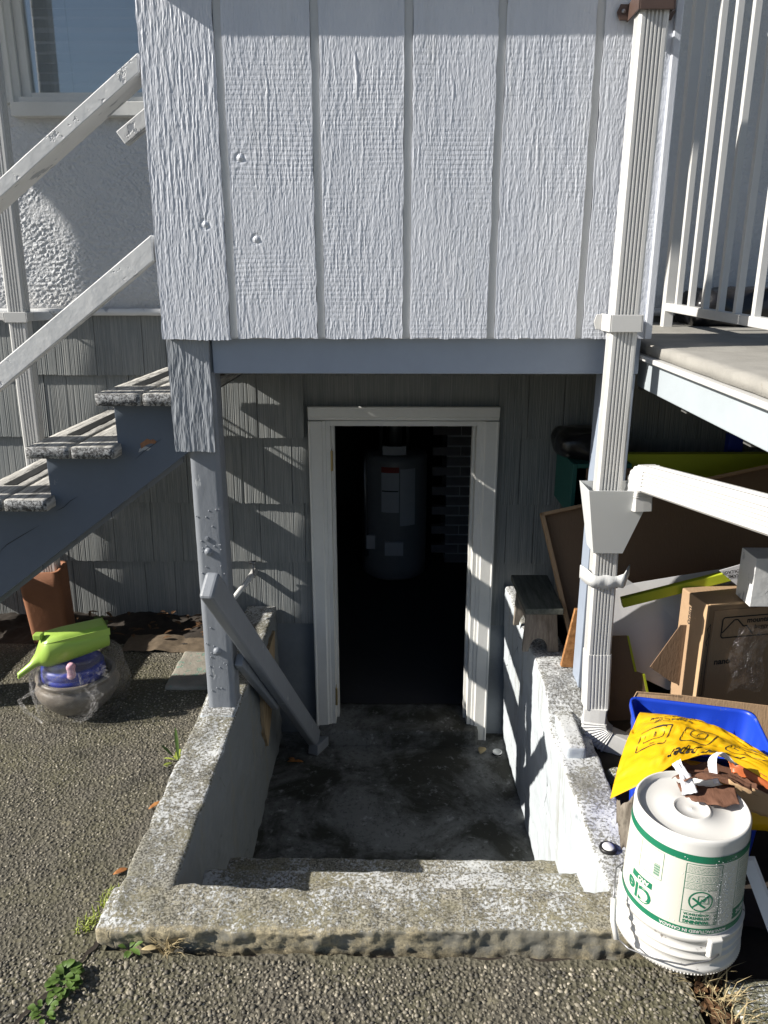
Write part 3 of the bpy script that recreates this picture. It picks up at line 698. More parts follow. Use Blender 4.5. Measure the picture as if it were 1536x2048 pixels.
def skirt():
    x0, x1, z0, z1 = -.690, -.564, .985, 1.3305; nx = 60; nz = 90
    X, Zc = np.meshgrid(np.linspace(x0, x1, nx), np.linspace(z0, z1, nz), indexing='ij')
    wx = X + fbm(X * 6, Zc * 3, 0, 400) * .014
    h = np.maximum(fbm(wx * 110, Zc * 17, 0, 401), -.2) * .0026 + fbm(wx * 250, Zc * 40, 0, 402, 2) * .001
    Xe = X + np.where((X - x0 < .001) | (x1 - X < .001), fbm(X * 9, Zc * 18, 0, 405) * .003, 0); Ze = Zc + np.where(Zc - z0 < .001, fbm(X * 40, 0, 0, 406) * .004, 0)
    Fv = np.stack([Xe, 2.352 - h, Ze], -1).reshape(-1, 3); i = np.arange(nx * nz).reshape(nx, nz)
    F = [np.stack([i[:-1, :-1], i[1:, :-1], i[1:, 1:], i[:-1, 1:]], -1).reshape(-1, 4)]; V = [Fv]; b_ = nx * nz
    for line in (i[0, ::-1], i[-1, :], i[:, 0], i[::-1, -1]):
        p = Fv[line].copy(); p[:, 1] = 2.368; k = np.arange(len(line)) + b_; V.append(p); b_ += len(line); F.append(np.stack([line[:-1], k[:-1], k[1:], line[1:]], -1))
    mesh('skirt_board', np.concatenate(V), np.concatenate(F), M['skirt'], porch)['label'] = 'rough grey board over the post top'
skirt()
box('post', .640, .738, 2.375, 2.462, .10, 1.227, M['beam'], porch)
rock('post_block', (.548, 2.10, .03), (.612, 2.40, .095), .012, .006, .004, 25, M['wall_r'], porch, seed=24)
box('side_trim', .737, .757, 2.318, 2.352, 1.336, 2.271, M['panel'], porch)
# cap rail on the guard wall (its overhang shades the top of the boards)
box('cap_rail', -.705, .775, 2.287, 2.43, 2.272, 2.31, M['white'], porch, .004)
# eave added to the house out of view, to shade the wall behind the deck
bevel(MB().box(-2.1, 3.6, 2.60, 3.285, 3.02, 3.10).obj('shade_eave', M['white'], house), .004)

# ================================================================== WOODEN STAIRCASE (left)
stair = thing('wooden_staircase', 'grey timber stairs with peeling white rails climbing to the porch', 'staircase', (-1.6, 2.6, 0))
TR = [(1.166, -.930, -.640), (.997, -1.170, -.886), (.822, -1.409, -1.124)]
z, xl = .822, -1.409
while z > .25: z -= .172; xl -= .239; TR.append((z, xl - .06, xl + .105))  # unseen lower treads, moved and narrowed to shape sun stripes on the ground
tb = 0
for (zt, x0, x1) in TR:
    xm = (x0 + x1) / 2
    for (a, b) in ((x0, xm - .003), (xm + .003, x1)):
        t_ = rock('tread', (a, 2.358, zt - .039), (b, 3.24, zt), .02, .005, .0018, 40, M['tread'], stair, seed=60 + tb, o=2); tb += 1
    for q in (0.10,): box('grip_strip', x0 + .055, x0 + .098, 2.55, 3.15, zt - .001, zt + .0022, M['black_rub'], stair, 0)
def zig(y0, y1, nm, drop=0.0, xr=-.655):
    sl = .172 / .239; pts = []
    X0 = TR[-1][1] + .03
    top = []
    for (zt, x0, x1) in reversed(TR): top += [(x0 + .032, zt - .0395 - (.172 if (zt, x0, x1) != TR[-1] else 0.0)), (x0 + .032, zt - .0395)]
    top += [(xr, TR[0][0] - .0395)]
    zb = lambda x: .972 - drop + (x + .662) * .745
    poly = [(xr, zb(xr)), (X0, zb(X0))] + top[1:]
    return bevel(MB().prism(poly, 'y', y0, y1).obj(nm, M['stringer'], stair), .002)
zig(2.428, 2.466, 'stringer')
X0 = TR[-1][1]
for k in range(9):                                  # stepped blocks added behind the stringer for its light and dark dashed edge
    xa = -.70 - k * .130; xb = xa - .128; f = lambda x: .972 + (x + .662) * .745
    MB().prism([(xa, f(xa) - .020), (xb, f(xb) - .020), (xb, f(xb) + .05), (xa, f(xa) + .05)], 'y', 2.468 + (k % 2) * .004, 2.484 + (k % 2) * .006).obj('cleat', M['post'], stair)
rl = lambda x, z0: z0 + (x + .694) * .742
def railbar(nm, xa, xb, z0, hgt, y0, y1, mat):
    poly = [(xa, rl(xa, z0)), (xb, rl(xb, z0)), (xb, rl(xb, z0) - hgt), (xa, rl(xa, z0) - hgt)]
    o = MB()
    n = 40; V = []; F = []
    for i in range(n + 1):
        x = xa + (xb - xa) * i / n; z_ = rl(x, z0)
        w = fbm(x * 30, 0, 0, 5) * .0012
        V += [(x, y0 + w, z_), (x, y1, z_), (x, y1, z_ - hgt), (x, y0 + w, z_ - hgt)]
    for i in range(n):
        a = i * 4; b = a + 4
        for q in range(4): F.append((a + q, a + (q + 1) % 4, b + (q + 1) % 4, b + q))
    F += [(3, 2, 1, 0), (n * 4, n * 4 + 1, n * 4 + 2, n * 4 + 3)]
    return bevel(o.add(V, F).obj(nm, mat, stair), .003)
railbar('top_rail', -2.62, -.700, 2.098, .048, 2.335, 2.430, M['rail'])
railbar('lower_rail', -2.62, -.704, 1.636, .072, 2.335, 2.374, M['rail'])
o = MB().bar((-.855, 2.62, 1.925), (-.67, 2.62, 2.055), .04, .045).obj('rail_stub', M['rail'], stair); bevel(o, .003)
box('newel_post', -2.66, -2.57, 2.335, 2.425, .0, .80, M['rail'], stair)

# arbor at the foot of the stairs, unseen to the left, added as a shadow caster; its post and arched brace throw the shadows on the stucco
arb = thing('shadow_arbor', 'unseen white timber arbor added at the stair foot to shadow the stucco', 'arbor', (-2.9, 3.0, 0))
box('post', -2.95, -2.85, 2.92, 2.99, 0, 3.95, M['white'], arb)
arch = [(2.921, 3.94), (3.285, 3.94), (3.285, 2.70), (3.05, 2.79), (3.03, 2.785), (3.014, 2.765), (3.002, 2.72), (2.994, 2.65), (2.9915, 2.50), (2.921, 2.50)]
MB().prism(arch, 'x', -2.915, -2.885).obj('arched_panel', M['white'], arb)

# ================================================================== DECK AND RAILING (right)
dz = lambda y: (y - 2.5) * .022
def sbox(name, x0, x1, y0, y1, z0, z1, mat, parent, bev=.003):
    o = MB().box(x0, x1, y0, y1, z0, z1).obj(name, mat, parent)
    for v in o.data.vertices: v.co.z += dz(v.co.y)
    if bev: bevel(o, bev)
    return o
deck = thing('deck', 'raised deck with sanded top and white drip edge right of the porch', 'deck', (1.6, 1.9, 0))
dk = rock('deck_slab', (.760, .50, 1.288), (3.2, 3.27, 1.322), .04, .008, .002, 20, M['deck'], deck, seed=90)
for v in dk.data.vertices: v.co.z += dz(v.co.y)
sbox('drip_edge', .744, .790, .50, 2.47, 1.273, 1.2875, M['metal_white'], deck)
sbox('fascia', .768, .800, .50, 2.455, 1.183, 1.2725, M['fascia'], deck)
for y in (.9, 1.3, 1.7, 2.1, 2.5, 2.9): sbox('joist', .801, 3.2, y, y + .04, 1.16, 1.287, M['under'], deck, 0)
box('deck_post', 2.55, 2.64, .55, .64, -.02, 1.15, M['under'], deck)
for k in range(14): box('shade_skirting', 2.66, 2.68, .5 + k * .2, .69 + k * .2, -.02, 1.15, M['under'], deck, 0)  # unseen boards added to keep the space under the deck dark
rail = thing('metal_railing', 'white metal picket railing along the deck edge', 'railing', (1.04, 1.9, 1.31))
def rz(y, z): return z + (y - 3.0) * .024
sb = MB().bar((1.04, 3.05, rz(3.05, 1.405)), (1.04, .55, rz(.55, 1.405)), .030, .030).obj('bottom_rail', M['metal_white'], rail); bevel(sb, .003)
bevel(MB().bar((1.04, 3.05, rz(3.05, 2.50)), (1.04, .55, rz(.55, 2.50)), .045, .035).obj('top_rail', M['metal_white'], rail), .004)
box('post', 1.022, 1.058, 3.012, 3.048, 1.312, 2.48, M['metal_white'], rail); box('foot_plate', 1.005, 1.085, 2.985, 3.060, 1.305, 1.311, M['metal_white'], rail)
pk = None
for k in range(18):
    y = 2.925 - k * .1275
    if pk is None:
        pk = MB().box(-.0105, .0105, -.0105, .0105, 0, 1.07).obj('picket', M['metal_white']); bevel(pk, .0015); o = pk
    else:
        o = pk.copy(); COL.objects.link(o); o.parent = None
    o.location = (1.04, y, rz(y, 1.417)); adopt(o, rail)
tag(rock('bin_bag', (1.13, 2.97, 1.325), (1.75, 3.24, 1.475), .02, .07, .035, 14, M['bag_black'], seed=95, o=4), 'black plastic bag lying on the deck behind the railing', 'bag')

# ================================================================== DOWNSPOUTS
def flute(w, d, n=5, dep=.0050):
    """rectangular corrugated pipe section: u across, v towards the back; front is -v"""
    P = []
    def side(ax, ay, bx, by, nx, ny, m):
        L = math.hypot(bx - ax, by - ay); tx, ty = (bx - ax) / L, (by - ay) / L; q = []
        q.append((ax + tx * .006, ay + ty * .006)); st = (L - .026) / m
        for i in range(m):
            c = .013 + st * (i + .5)
            for o_, h in ((-.30 * st, 0), (-.12 * st, dep), (.12 * st, dep), (.30 * st, 0)): q.append((ax + tx * (c + o_) + nx * h, ay + ty * (c + o_) + ny * h))
        q.append((bx - tx * .006, by - ty * .006)); return q
    w2, d2 = w / 2, d / 2
    P += side(-w2, -d2, w2, -d2, 0, 1, n) + side(w2, -d2, w2, d2, -1, 0, max(2, n - 2)) + side(w2, d2, -w2, d2, 0, -1, n) + side(-w2, d2, -w2, -d2, 1, 0, max(2, n - 2))
    return P
prof = flute(.076, .056)
ds = thing('downspout', 'tall white fluted downspout with brown strap, feeding a hopper in front of the porch', 'downspout', (.655, 2.27, 0))
sweep('upper_pipe', prof, [(.661, 2.265, 2.60), (.650, 2.265, .86)], (1, 0, 0), (0, 1, 0), M['metal_white'], ds)
sweep('lower_pipe', prof, [(.657, 2.262, .72), (.662, 2.258, .345)], (1, 0, 0), (0, 1, 0), M['metal_white'], ds)
sweep('lower_sleeve', flute(.081, .060, 5, .0022), [(.662, 2.258, .349), (.668, 2.25, .155)], (1, 0, 0), (0, 1, 0), M['metal_white'], ds)
def elbow(name, c, r, a0, a1, e_r, e_z, W_, mat, parent, n=26, pr=None, ext0=0, ext1=0, crimp=.075):
    """accordion elbow: the path runs round centre c in the plane of e_r, e_z"""
    c = Vector(c); e_r = Vector(e_r); e_z = Vector(e_z); pts = []; U = []; sc = []
    def add(p, u, s): pts.append(p); U.append(u); sc.append(s)
    for i in range(n + 1):
        a = a0 + (a1 - a0) * i / n; d = e_r * math.cos(a) + e_z * math.sin(a)
        if i == 0 and ext0: tn = (e_r * -math.sin(a) + e_z * math.cos(a)) * (1 if a1 > a0 else -1); add(c + d * r - tn * ext0, d, 1.0)
        add(c + d * r, d, 1.0 + (crimp if i % 2 else -crimp * .4))
        if i == n and ext1: tn = (e_r * -math.sin(a) + e_z * math.cos(a)) * (1 if a1 > a0 else -1); add(c + d * r + tn * ext1, d, 1.0)
    return sweep(name, pr or prof, pts, U, W_, mat, parent, sc)
rect = [(-.034, -.028), (-.014, -.0292), (.014, -.0292), (.034, -.028), (.038, -.024), (.0385, 0), (.038, .024), (.034, .028), (-.034, .028), (-.038, .024), (-.0385, 0), (-.038, -.024)]
ev = Vector((.90, -.25, -.30)).normalized()         # the outlet runs off to the right and a little forward
eh = Vector((.963, -.268, 0))
elbow('outlet_elbow', (.668 + .072 * eh.x, 2.245 + .072 * eh.y, .108), .072, math.pi, math.pi * 1.40, eh, (0, 0, 1), Vector((.268, .963, 0)), M['metal_white'], ds, 20, rect, .05, .13)
# hopper
def frustum(name, t, b, z0, z1, mat, parent):
    V = [(t[0], t[2], z1), (t[1], t[2], z1), (t[1], t[3], z1), (t[0], t[3], z1), (b[0], b[2], z0), (b[1], b[2], z0), (b[1], b[3], z0), (b[0], b[3], z0)]
    return solid(mesh(name, V, [(4, 5, 1, 0), (5, 6, 2, 1), (6, 7, 3, 2), (7, 4, 0, 3)], mat, parent), .0022)
frustum('hopper', (.578, .766, 2.195, 2.318), (.613, .701, 2.222, 2.304), .700, .905, M['hopper'], ds)
def strap(name, z, h, mat, cx=.6585, ear=.03, tilt=0.0):
    o = MB(); a = .043; 
    o.box(cx - a, cx + a, 2.2255, 2.2305, z - h / 2, z + h / 2); o.box(cx - a - .004, cx - a, 2.226, 2.329, z - h / 2, z + h / 2); o.box(cx + a, cx + a + .004, 2.226, 2.329, z - h / 2, z + h / 2)
    for s in (-1, 1):
        x = cx + s * (a + .004); e = s * ear
        o.prism([(x, z - h * .45), (x + e * .7, z - h * .45), (x + e, z), (x + e * .7, z + h * .45), (x, z + h * .45)][::s], 'y', 2.318, 2.3225)
    q = bevel(o.obj(name, mat, ds), .0015); return q
s_ = strap('brown_strap', 2.178, .042, M['brown_metal']); MB().lathe([(.006, 0), (.005, .003), (0, .004)], (0, 0, 0), 10).obj('screw', M['pipe'], s_)
sc_ = bpy.data.objects['screw']; sc_.rotation_euler = (math.radians(90), 0, 0); sc_.location = Vector((.599, 2.318, 2.180)) - wloc(s_)
strap('pipe_band', 1.385, .048, M['metal_white'], .653, .022)
tp = MB(); N_ = 20; Vt = []; Ft = []
for i in range(N_ + 1):
    u = i / N_; x = .590 + u * .155; y = 2.2255 - (.0015 * math.sin(u * 25)) + (.05 * max(0, .18 - u) / .18 + .05 * max(0, u - .82) / .18)
    zc = .606 + .004 * math.cos(u * 6.28) + max(0, u - .80) * .07 + max(0, .14 - u) * .07
    hh = .021 + .003 * math.sin(u * 17); Vt += [(x, y, zc - hh), (x, y - .001, zc), (x, y, zc + hh)]
for i in range(N_):
    a = i * 3; b = a + 3; Ft += [(a, b, b + 1, a + 1), (a + 1, b + 1, b + 2, a + 2)]
solid(mesh('tape_wrap', Vt, Ft, M['tape'], ds, True), .003)
dp = thing('drain_pipe', 'white fluted pipe running from the deck down into the hopper', 'drain pipe', (.80, 1.7, .9))
pd = Vector((.075, -.64, .075)).normalized(); up_ = Vector((0, 0, 1)); hn = pd.cross(up_).normalized(); un = hn.cross(pd).normalized()
P0 = Vector((.742, 2.175, .948))
sweep('pipe', flute(.078, .056), [tuple(P0), tuple(P0 + pd * 1.75)], un, -hn, M['metal_white'], dp)
bh = Vector((pd.x, pd.y, 0)).normalized(); cc = P0 - un * .062
elbow('elbow', tuple(cc), .062, math.radians(90 - 6.6), math.radians(186), bh, (0, 0, 1), hn, M['metal_white'], dp, 14, [(b_ * 1.02, a_ * 1.02) for b_, a_ in rect], .0, .04, .05)

ls = thing('downspout', 'white fluted downspout on the house wall behind the stair rails', 'downspout', (-1.545, 3.2, 0))
sweep('pipe', flute(.070, .056, 4), [(-1.440, 3.065, 2.9), (-1.474, 3.065, 1.0), (-1.478, 3.065, .60), (-1.478, 3.065, .02)], (1, 0, 0), (0, 1, 0), M['metal_white'], ls)
o = MB(); o.box(-1.512, -1.426, 3.030, 3.034, 1.345, 1.385)
for s_ in (-1, 1):
    x = -1.469 + s_ * .043; o.prism([(x, 1.349), (x + s_ * .065, 1.353), (x + s_ * .085, 1.367), (x + s_ * .065, 1.383), (x, 1.383)][::s_], 'y', 3.085, 3.092); o.box(min(x, x + s_ * .004), max(x, x + s_ * .004), 3.030, 3.092, 1.349, 1.383)
for dx in (-.03, .03): o.box(-1.469 + dx - .004, -1.469 + dx + .004, 3.092, 3.262, 1.362, 1.370)
bevel(o.obj('strap', M['metal_white'], ls), .002)

# ================================================================== STAIRWELL FITTINGS
hr = thing('handrail', 'grey timber handrail sloping from the post down to the basement landing', 'handrail', (-.45, 2.6, 0))
A = Vector((-.548, 2.10, .640)); B = Vector((-.372, 3.17, -.585))
hb = MB().bar(A, B, .046, .088).obj('rail', M['post'], hr); bevel(hb, .012, 3)
bevel(MB().bar((-.538, 2.40, .235), (-.480, 2.76, -.155), .030, .045).obj('cleat', M['post'], hr), .004)
bevel(MB().bar((-.375, 3.10, -.60), (-.33, 3.22, -.62), .05, .05).obj('foot', M['post'], hr), .004)
tag(MB().prism([(2.76, -.02), (3.12, .0), (3.05, -.22), (2.83, -.40), (2.77, -.30)], 'x', -.5475, -.532).obj('plywood_offcut', M['wedge']), 'bare plywood offcut fixed against the left stairwell wall', 'offcut')
tp_ = thing('garden_tap', 'small white pipe tap sticking out of the shingle wall', 'tap', (-.65, 3.27, .22))
MB().tube([(-.640, 3.29, .222), (-.655, 3.24, .205), (-.715, 3.10, .150)], [.016, .014, .011], 10).obj('pipe', M['metal_white'], tp_, True)
MB().tube([(-.640, 3.255, .20), (-.640, 3.245, .275)], .005, 6).tube([(-.655, 3.245, .278), (-.625, 3.245, .278)], .009, 8).obj('handle', M['pipe'], tp_, True)

# ================================================================== LEFT GROUND ITEMS
def loft(rings, name, mat, parent, close0=True, close1=True, smooth=True):
    n = len(rings[0]); V = [p for r in rings for p in r]; F = []
    for i in range(len(rings) - 1):
        for k in range(n): k2 = (k + 1) % n; F.append((i * n + k, i * n + k2, (i + 1) * n + k2, (i + 1) * n + k))
    if close0: F.append(tuple(range(n - 1, -1, -1)))
    if close1: F.append(tuple(range((len(rings) - 1) * n, len(rings) * n)))
    return mesh(name, V, F, mat, parent, smooth)
def rrect(cx, cy, z, a, b, r, n=6, rot=0.0, tiltx=0.0):
    P = []
    for q, (sx, sy) in enumerate(((1, 1), (-1, 1), (-1, -1), (1, -1))):
        for k in range(n + 1):
            t = math.pi / 2 * (q + k / n); x = sx * (a - r) + r * math.cos(t); y = sy * (b - r) + r * math.sin(t)
            P.append((cx + x * math.cos(rot) - y * math.sin(rot), cy + x * math.sin(rot) + y * math.cos(rot), z + tiltx * x))
    return P
tile = thing('flue_tile', 'terracotta flue tile standing on the soil under the wooden stairs', 'clay tile', (-1.49, 3.05, 0))
R_ = [rrect(-1.500 - .008 * t, 3.07 - .02 * t, -.01 + .335 * t, .076 + .012 * t, .075, .028, rot=.12) for t in (0, .25, .5, .75, 1)]
R_ += [rrect(-1.508, 3.05, .325, .074, .060, .022, rot=.12), rrect(-1.50, 3.06, .06, .060, .055, .020, rot=.12)]
loft(R_, 'shell', M['clay'], tile, False, True)

pot = thing('plant_pot', 'squat grey stoneware pot with navy lid standing in a clear bag', 'pot', (-1.155, 2.485, 0))
pc = (-1.155, 2.485, .0)
MB().lathe([(.0, .004), (.085, .004), (.092, .012), (.118, .036), (.140, .070), (.146, .092), (.138, .112), (.128, .120), (.134, .127), (.140, .136), (.136, .143), (.126, .143), (.122, .136), (.118, .10), (.10, .05), (0, .04)], pc, 56).obj('bowl', M['ceramic'], pot, True)
MB().lathe([(.0, .12), (.108, .12), (.110, .150), (.106, .152), (.108, .155), (.108, .175), (.104, .182), (.095, .184), (.09, .172), (0, .168)], (-1.162, 2.48, .0), 48).obj('lid', M['blue_dark'], pot, True)
def film(name, c, prof, amp, seed, n=90):
    V = []; F = []; m = len(prof)
    for i, (r, z) in enumerate(prof):
        for k in range(n):
            a = 2 * math.pi * k / n; d = float(fbm(math.cos(a) * 2.6 + 5, math.sin(a) * 2.6 + 5, z * 13, seed, 3)) * amp
            rr = r + d; V.append((c[0] + rr * math.cos(a), c[1] + rr * math.sin(a), max(.003, c[2] + z + d * .4 * math.sin(a * 3 + i))))
    for i in range(m - 1):
        for k in range(n): k2 = (k + 1) % n; F.append((i * n + k, i * n + k2, (i + 1) * n + k2, (i + 1) * n + k))
    return mesh(name, V, F, M['bag_clear'], None, True)
bag = film('plastic_bag', (-1.145, 2.49, 0), [(.13, .004), (.155, .02), (.168, .05), (.172, .08), (.170, .11), (.165, .14), (.158, .17), (.150, .195), (.130, .215), (.10, .222)], .016, 3)
tag(bag, 'clear crumpled plastic bag wrapped round the stoneware pot', 'plastic bag')
rb = MB()                                           # folded edges of the film, rolled into ropes
rb.tube([(-1.235, 2.345, .012), (-1.29, 2.35, .055), (-1.305, 2.345, .10), (-1.27, 2.335, .125), (-1.20, 2.335, .165), (-1.12, 2.36, .215)], [.006, .008, .007, .006, .005, .003], 6)
rb.tube([(-1.09, 2.36, .20), (-1.075, 2.34, .16), (-1.04, 2.345, .11), (-1.06, 2.345, .05), (-1.10, 2.35, .010)], [.003, .005, .006, .005, .006], 6)
rb.obj('folded_edge', M['bag_clear'], bag, True)
tag(rock('cloth_scrap', (-1.132, 2.355, .175), (-1.108, 2.385, .232), .005, .010, .006, 60, M['pink'], seed=8), 'small pink printed scrap poking out of the clear bag', 'scrap')
fun = thing('scoop_funnel', 'lime green plastic funnel scoop lying across the lid of the pot', 'funnel', (-1.19, 2.45, .18))
st = [(-1.043, .268, .050, .062), (-1.05, .268, .050, .062), (-1.12, .262, .057, .064), (-1.19, .257, .062, .064), (-1.245, .252, .064, .060), (-1.262, .243, .052, .052), (-1.275, .232, .036, .036), (-1.288, .219, .022, .022), (-1.31, .200, .0135, .0135), (-1.352, .175, .010, .010), (-1.355, .173, .010, .010)]
R_ = []
for (x, z, rz_, ry) in st:
    ring = []
    for k in range(28):
        a = 2 * math.pi * k / 28; zz = math.sin(a); yy = math.cos(a)
        if x > -1.25: zz = min(zz, .78)               # flat upper side
        ring.append((-1.172 + (x + 1.19) * 0.98 * .848 - ry * yy * .530, 2.455 + (x + 1.19) * 0.98 * .530 + ry * yy * .848, z + .008 + rz_ * zz))
    R_.append(ring)
solid(loft(R_, 'body', M['lime'], fun, False, False), .0025)
fl__ = MB().prism([(-1.268, .301), (-1.04, .309), (-1.04, .284), (-1.10, .284)], 'y', -.069, -.066); fl__.V = [(-1.172 + (x + 1.19) * 0.98 * .848 - y * .530, 2.455 + (x + 1.19) * 0.98 * .530 + y * .848, z + .008) for x, y, z in fl__.V]; fl__.obj('flange', M['lime'], fun)
bevel(MB().box(-1.252, -1.222, 2.395, 2.425, .305, .326).obj('clip', M['lime'], fun), .004)
tag(rock('paving_slab', (-.88, 2.60, -.03), (-.705, 2.90, .012), .012, .008, .004, 30, M['patch'], seed=15), 'pale paint-splashed slab set in the pavement beside the post', 'slab')
V, F = ground_patch(-1.15, -.70, 2.90, 3.05, .012, .008, .018, 44); struct(mesh('dirt', V, F, plain('brown_dirt', (.12, .09, .06), .95, var=.5, scale=60), smooth=True))

# weeds, grass, leaves
def leaf(mb, p, d, ln, w, tilt, curl=.3):
    """one leaf: a bent blade with a midrib, from p along heading d"""
    p = Vector(p); h = Vector((math.cos(d), math.sin(d), 0)); s = Vector((-math.sin(d), math.cos(d), 0)); V = []; F = []
    for i, (t, ww) in enumerate(((0, .12), (.25, .75), (.55, 1), (.8, .7), (1, .08))):
        c = p + h * (ln * t) + Vector((0, 0, ln * (tilt * t - curl * t * t)))
        V += [c - s * (w * ww / 2) + Vector((0, 0, w * ww * .18)), c, c + s * (w * ww / 2) + Vector((0, 0, w * ww * .18))]
    for i in range(4):
        a = i * 3; b = a + 3; F += [(a, a + 1, b + 1, b), (a + 1, a + 2, b + 2, b + 1)]
    mb.add(V, F)
def weed(name, label, c, n, ln, w, mat, spread, hgt, seed, cat='weed', curl=.5):
    r = random.Random(seed); t = thing(name, label, cat, c)
    mb = MB()
    for _ in range(n):
        a = r.uniform(0, 6.28); d = spread * math.sqrt(r.random()); p = (c[0] + d * math.cos(a) * .8, c[1] + d * math.sin(a), c[2] + .004 + hgt * r.random())
        leaf(mb, p, a + r.uniform(-.6, .6), ln * r.uniform(.6, 1.2), w * r.uniform(.7, 1.2), r.uniform(.2, .7), r.uniform(.2, curl))
    stuff(mb.obj('leaves', mat, t, True)); return t
weed('clover_weed', 'clump of small round green weed leaves in the pavement crack', (-.728, 1.315, 0), 70, .020, .017, M['leaf'], .032, .02, 1)
weed('clover_weed', 'sparse small weed below the green clump at the pavement crack', (-.742, 1.245, 0), 22, .018, .015, M['leaf'], .022, .012, 2)
weed('dandelion_weed', 'young dandelion growing where pavement meets the left wall', (-.700, 2.13, 0), 12, .035, .010, M['grass'], .018, .01, 3, curl=.3)
dl = MB(); leaf(dl, (-.695, 2.13, .01), 1.9, .07, .012, 1.5, .3); leaf(dl, (-.715, 2.15, .01), 2.9, .045, .012, 1.1, .2)
dd = [o for o in bpy.data.objects if o.name.startswith('dandelion_weed')][0]; dl.obj('tall_leaf', M['leaf'], dd, True)
weed('seedling', 'small green seedling in the gap in front of the concrete ledge', (-.615, 1.408, 0), 7, .028, .014, M['leaf'], .012, .006, 4)
def grass(name, label, c, n, ln, spread, mat, seed, lean=.5, sy=1.0):
    r = random.Random(seed); t = thing(name, label, 'grass', c); mb = MB()
    for _ in range(n):
        a = r.uniform(0, 6.28); d = r.uniform(.1, lean); l_ = ln * r.uniform(.5, 1.2); p = Vector((c[0] + r.uniform(-1, 1) * spread, c[1] + r.uniform(-1, 1) * spread * sy, c[2]))
        h = Vector((math.cos(a) * d, math.sin(a) * d, 1)).normalized(); q = p + h * l_ * .6; e = q + (h + Vector((math.cos(a) * d, math.sin(a) * d, -.5))).normalized() * l_ * .4
        s = Vector((-math.sin(a), math.cos(a), 0)) * .0013
        mb.add([p - s, p + s, q + s * .8, q - s * .8, e], [(0, 1, 2, 3), (3, 2, 4)])
    stuff(mb.obj('blades', mat, t)); return t
grass('grass_tuft', 'yellow green grass tuft at the outer side of the left wall corner', (-.712, 1.535, 0), 90, .035, .022, M['grass'], 1, .9, 2.6)
grass('grass_tuft', 'low yellow grass sprig on the pavement left of the ledge corner', (-.745, 1.475, 0), 45, .028, .022, M['grass'], 2, 1.4)
grass('grass_tuft', 'dry brown grass tuft under the front edge of the concrete ledge', (-.520, 1.412, 0), 50, .055, .016, M['straw'], 3, 1.5)
grass('grass_tuft', 'dry straw and grass beside the mossy slab below the bucket', (.70, 1.27, -.01), 110, .085, .035, M['straw'], 4, 1.8, 2.8)
def dry_leaf(label, p, d, ln, w, seed, mat='leaf_dry'):
    mb = MB(); leaf(mb, (p[0], p[1], p[2] + .004), d, ln, w, .10, .12); return tag(solid(mb.obj('dry_leaf', M[mat], None, True), .0006), label, 'leaf', 'dry fallen leaves')
dry_leaf('orange dry leaf by the outer foot of the left wall', (-.735, 1.64, .002), .6, .04, .018, 1)
dry_leaf('brown dry leaf on the pavement beside the middle of the left wall', (-.722, 1.90, .002), .9, .05, .016, 2)
dry_leaf('brown leaf on the landing nearest to the left stairwell wall', (-.49, 3.05, -.635), .2, .045, .024, 3)
dry_leaf('curled brown leaf on the landing below the handrail foot', (-.455, 3.06, -.635), 2.6, .04, .022, 4)
dry_leaf('brown leaf lying on the landing in front of the door frame', (-.415, 3.05, -.635), 3.0, .05, .02, 5)
dry_leaf('pale leaf in the gap before the concrete ledge beside the seedling', (-.585, 1.405, .004), .1, .038, .016, 6, 'straw')
dry_leaf('tan leaf on the landing at the right foot of the door frame', (.41, 3.12, -.632), 1.2, .06, .04, 7, 'straw')
dry_leaf('orange leaf lying on the second wooden tread from the top', (-.94, 2.84, .999), .3, .05, .02, 8)
lit = MB(); rr = random.Random(4)
for _ in range(60): leaf(lit, (rr.uniform(-1.6, -.7), rr.uniform(3.0, 3.26), .02 + rr.uniform(0, .02)), rr.uniform(0, 6.28), rr.uniform(.025, .055), rr.uniform(.012, .022), rr.uniform(-.1, .3), .2)
for _ in range(60): leaf(lit, (rr.uniform(.675, .73), rr.uniform(1.18, 1.36), .0), rr.uniform(0, 6.28), rr.uniform(.02, .04), rr.uniform(.008, .018), rr.uniform(0, .5), .2)
stuff(lit.obj('leaf_litter', mat_wood('rotting_leaf', (.05, .028, .015), (.14, .075, .035), .8, (40, 40, 40))))
weed('ivy_seedling', 'dark green weed growing in the soil beside the terracotta tile', (-1.32, 3.06, .01), 26, .045, .032, M['leaf'], .05, .05, 9)

# ================================================================== RIGHT SIDE: THINGS UNDER THE DECK
def flat(mb, V, F, fn):                              # lay lettering on a surface given by fn(x, y)
    mb.add([fn(v[0], v[1]) for v in V], F)
def words(name, mat, parent, items, fn):
    """items: (text, x, y, size, align, bold) in the plane of the print; fn maps that plane onto the thing"""
    mb = MB()
    for (tx, x, y, sz, al, bo) in items:
        V, F = text_mesh(tx, sz, al, bo); flat(mb, [(v[0] + x, v[1] + y) for v in V], F, fn)
    o = mb.obj(name, mat, parent); return o
def strokes(mb, pts, w, fn, closed=False):           # a printed line of width w through 2-D points
    P = list(pts) + ([pts[0]] if closed else [])
    for (x0, y0), (x1, y1) in zip(P[:-1], P[1:]):
        L = math.hypot(x1 - x0, y1 - y0)
        if L < 1e-6: continue
        nx, ny = -(y1 - y0) / L * w / 2, (x1 - x0) / L * w / 2; m = max(1, int(L / .012))
        V = []
        for i in range(m + 1):
            t = i / m; x = x0 + (x1 - x0) * t; y = y0 + (y1 - y0) * t; V += [fn(x + nx, y + ny), fn(x - nx, y - ny)]
        mb.add(V, [(2 * i, 2 * i + 1, 2 * i + 3, 2 * i + 2) for i in range(m)])
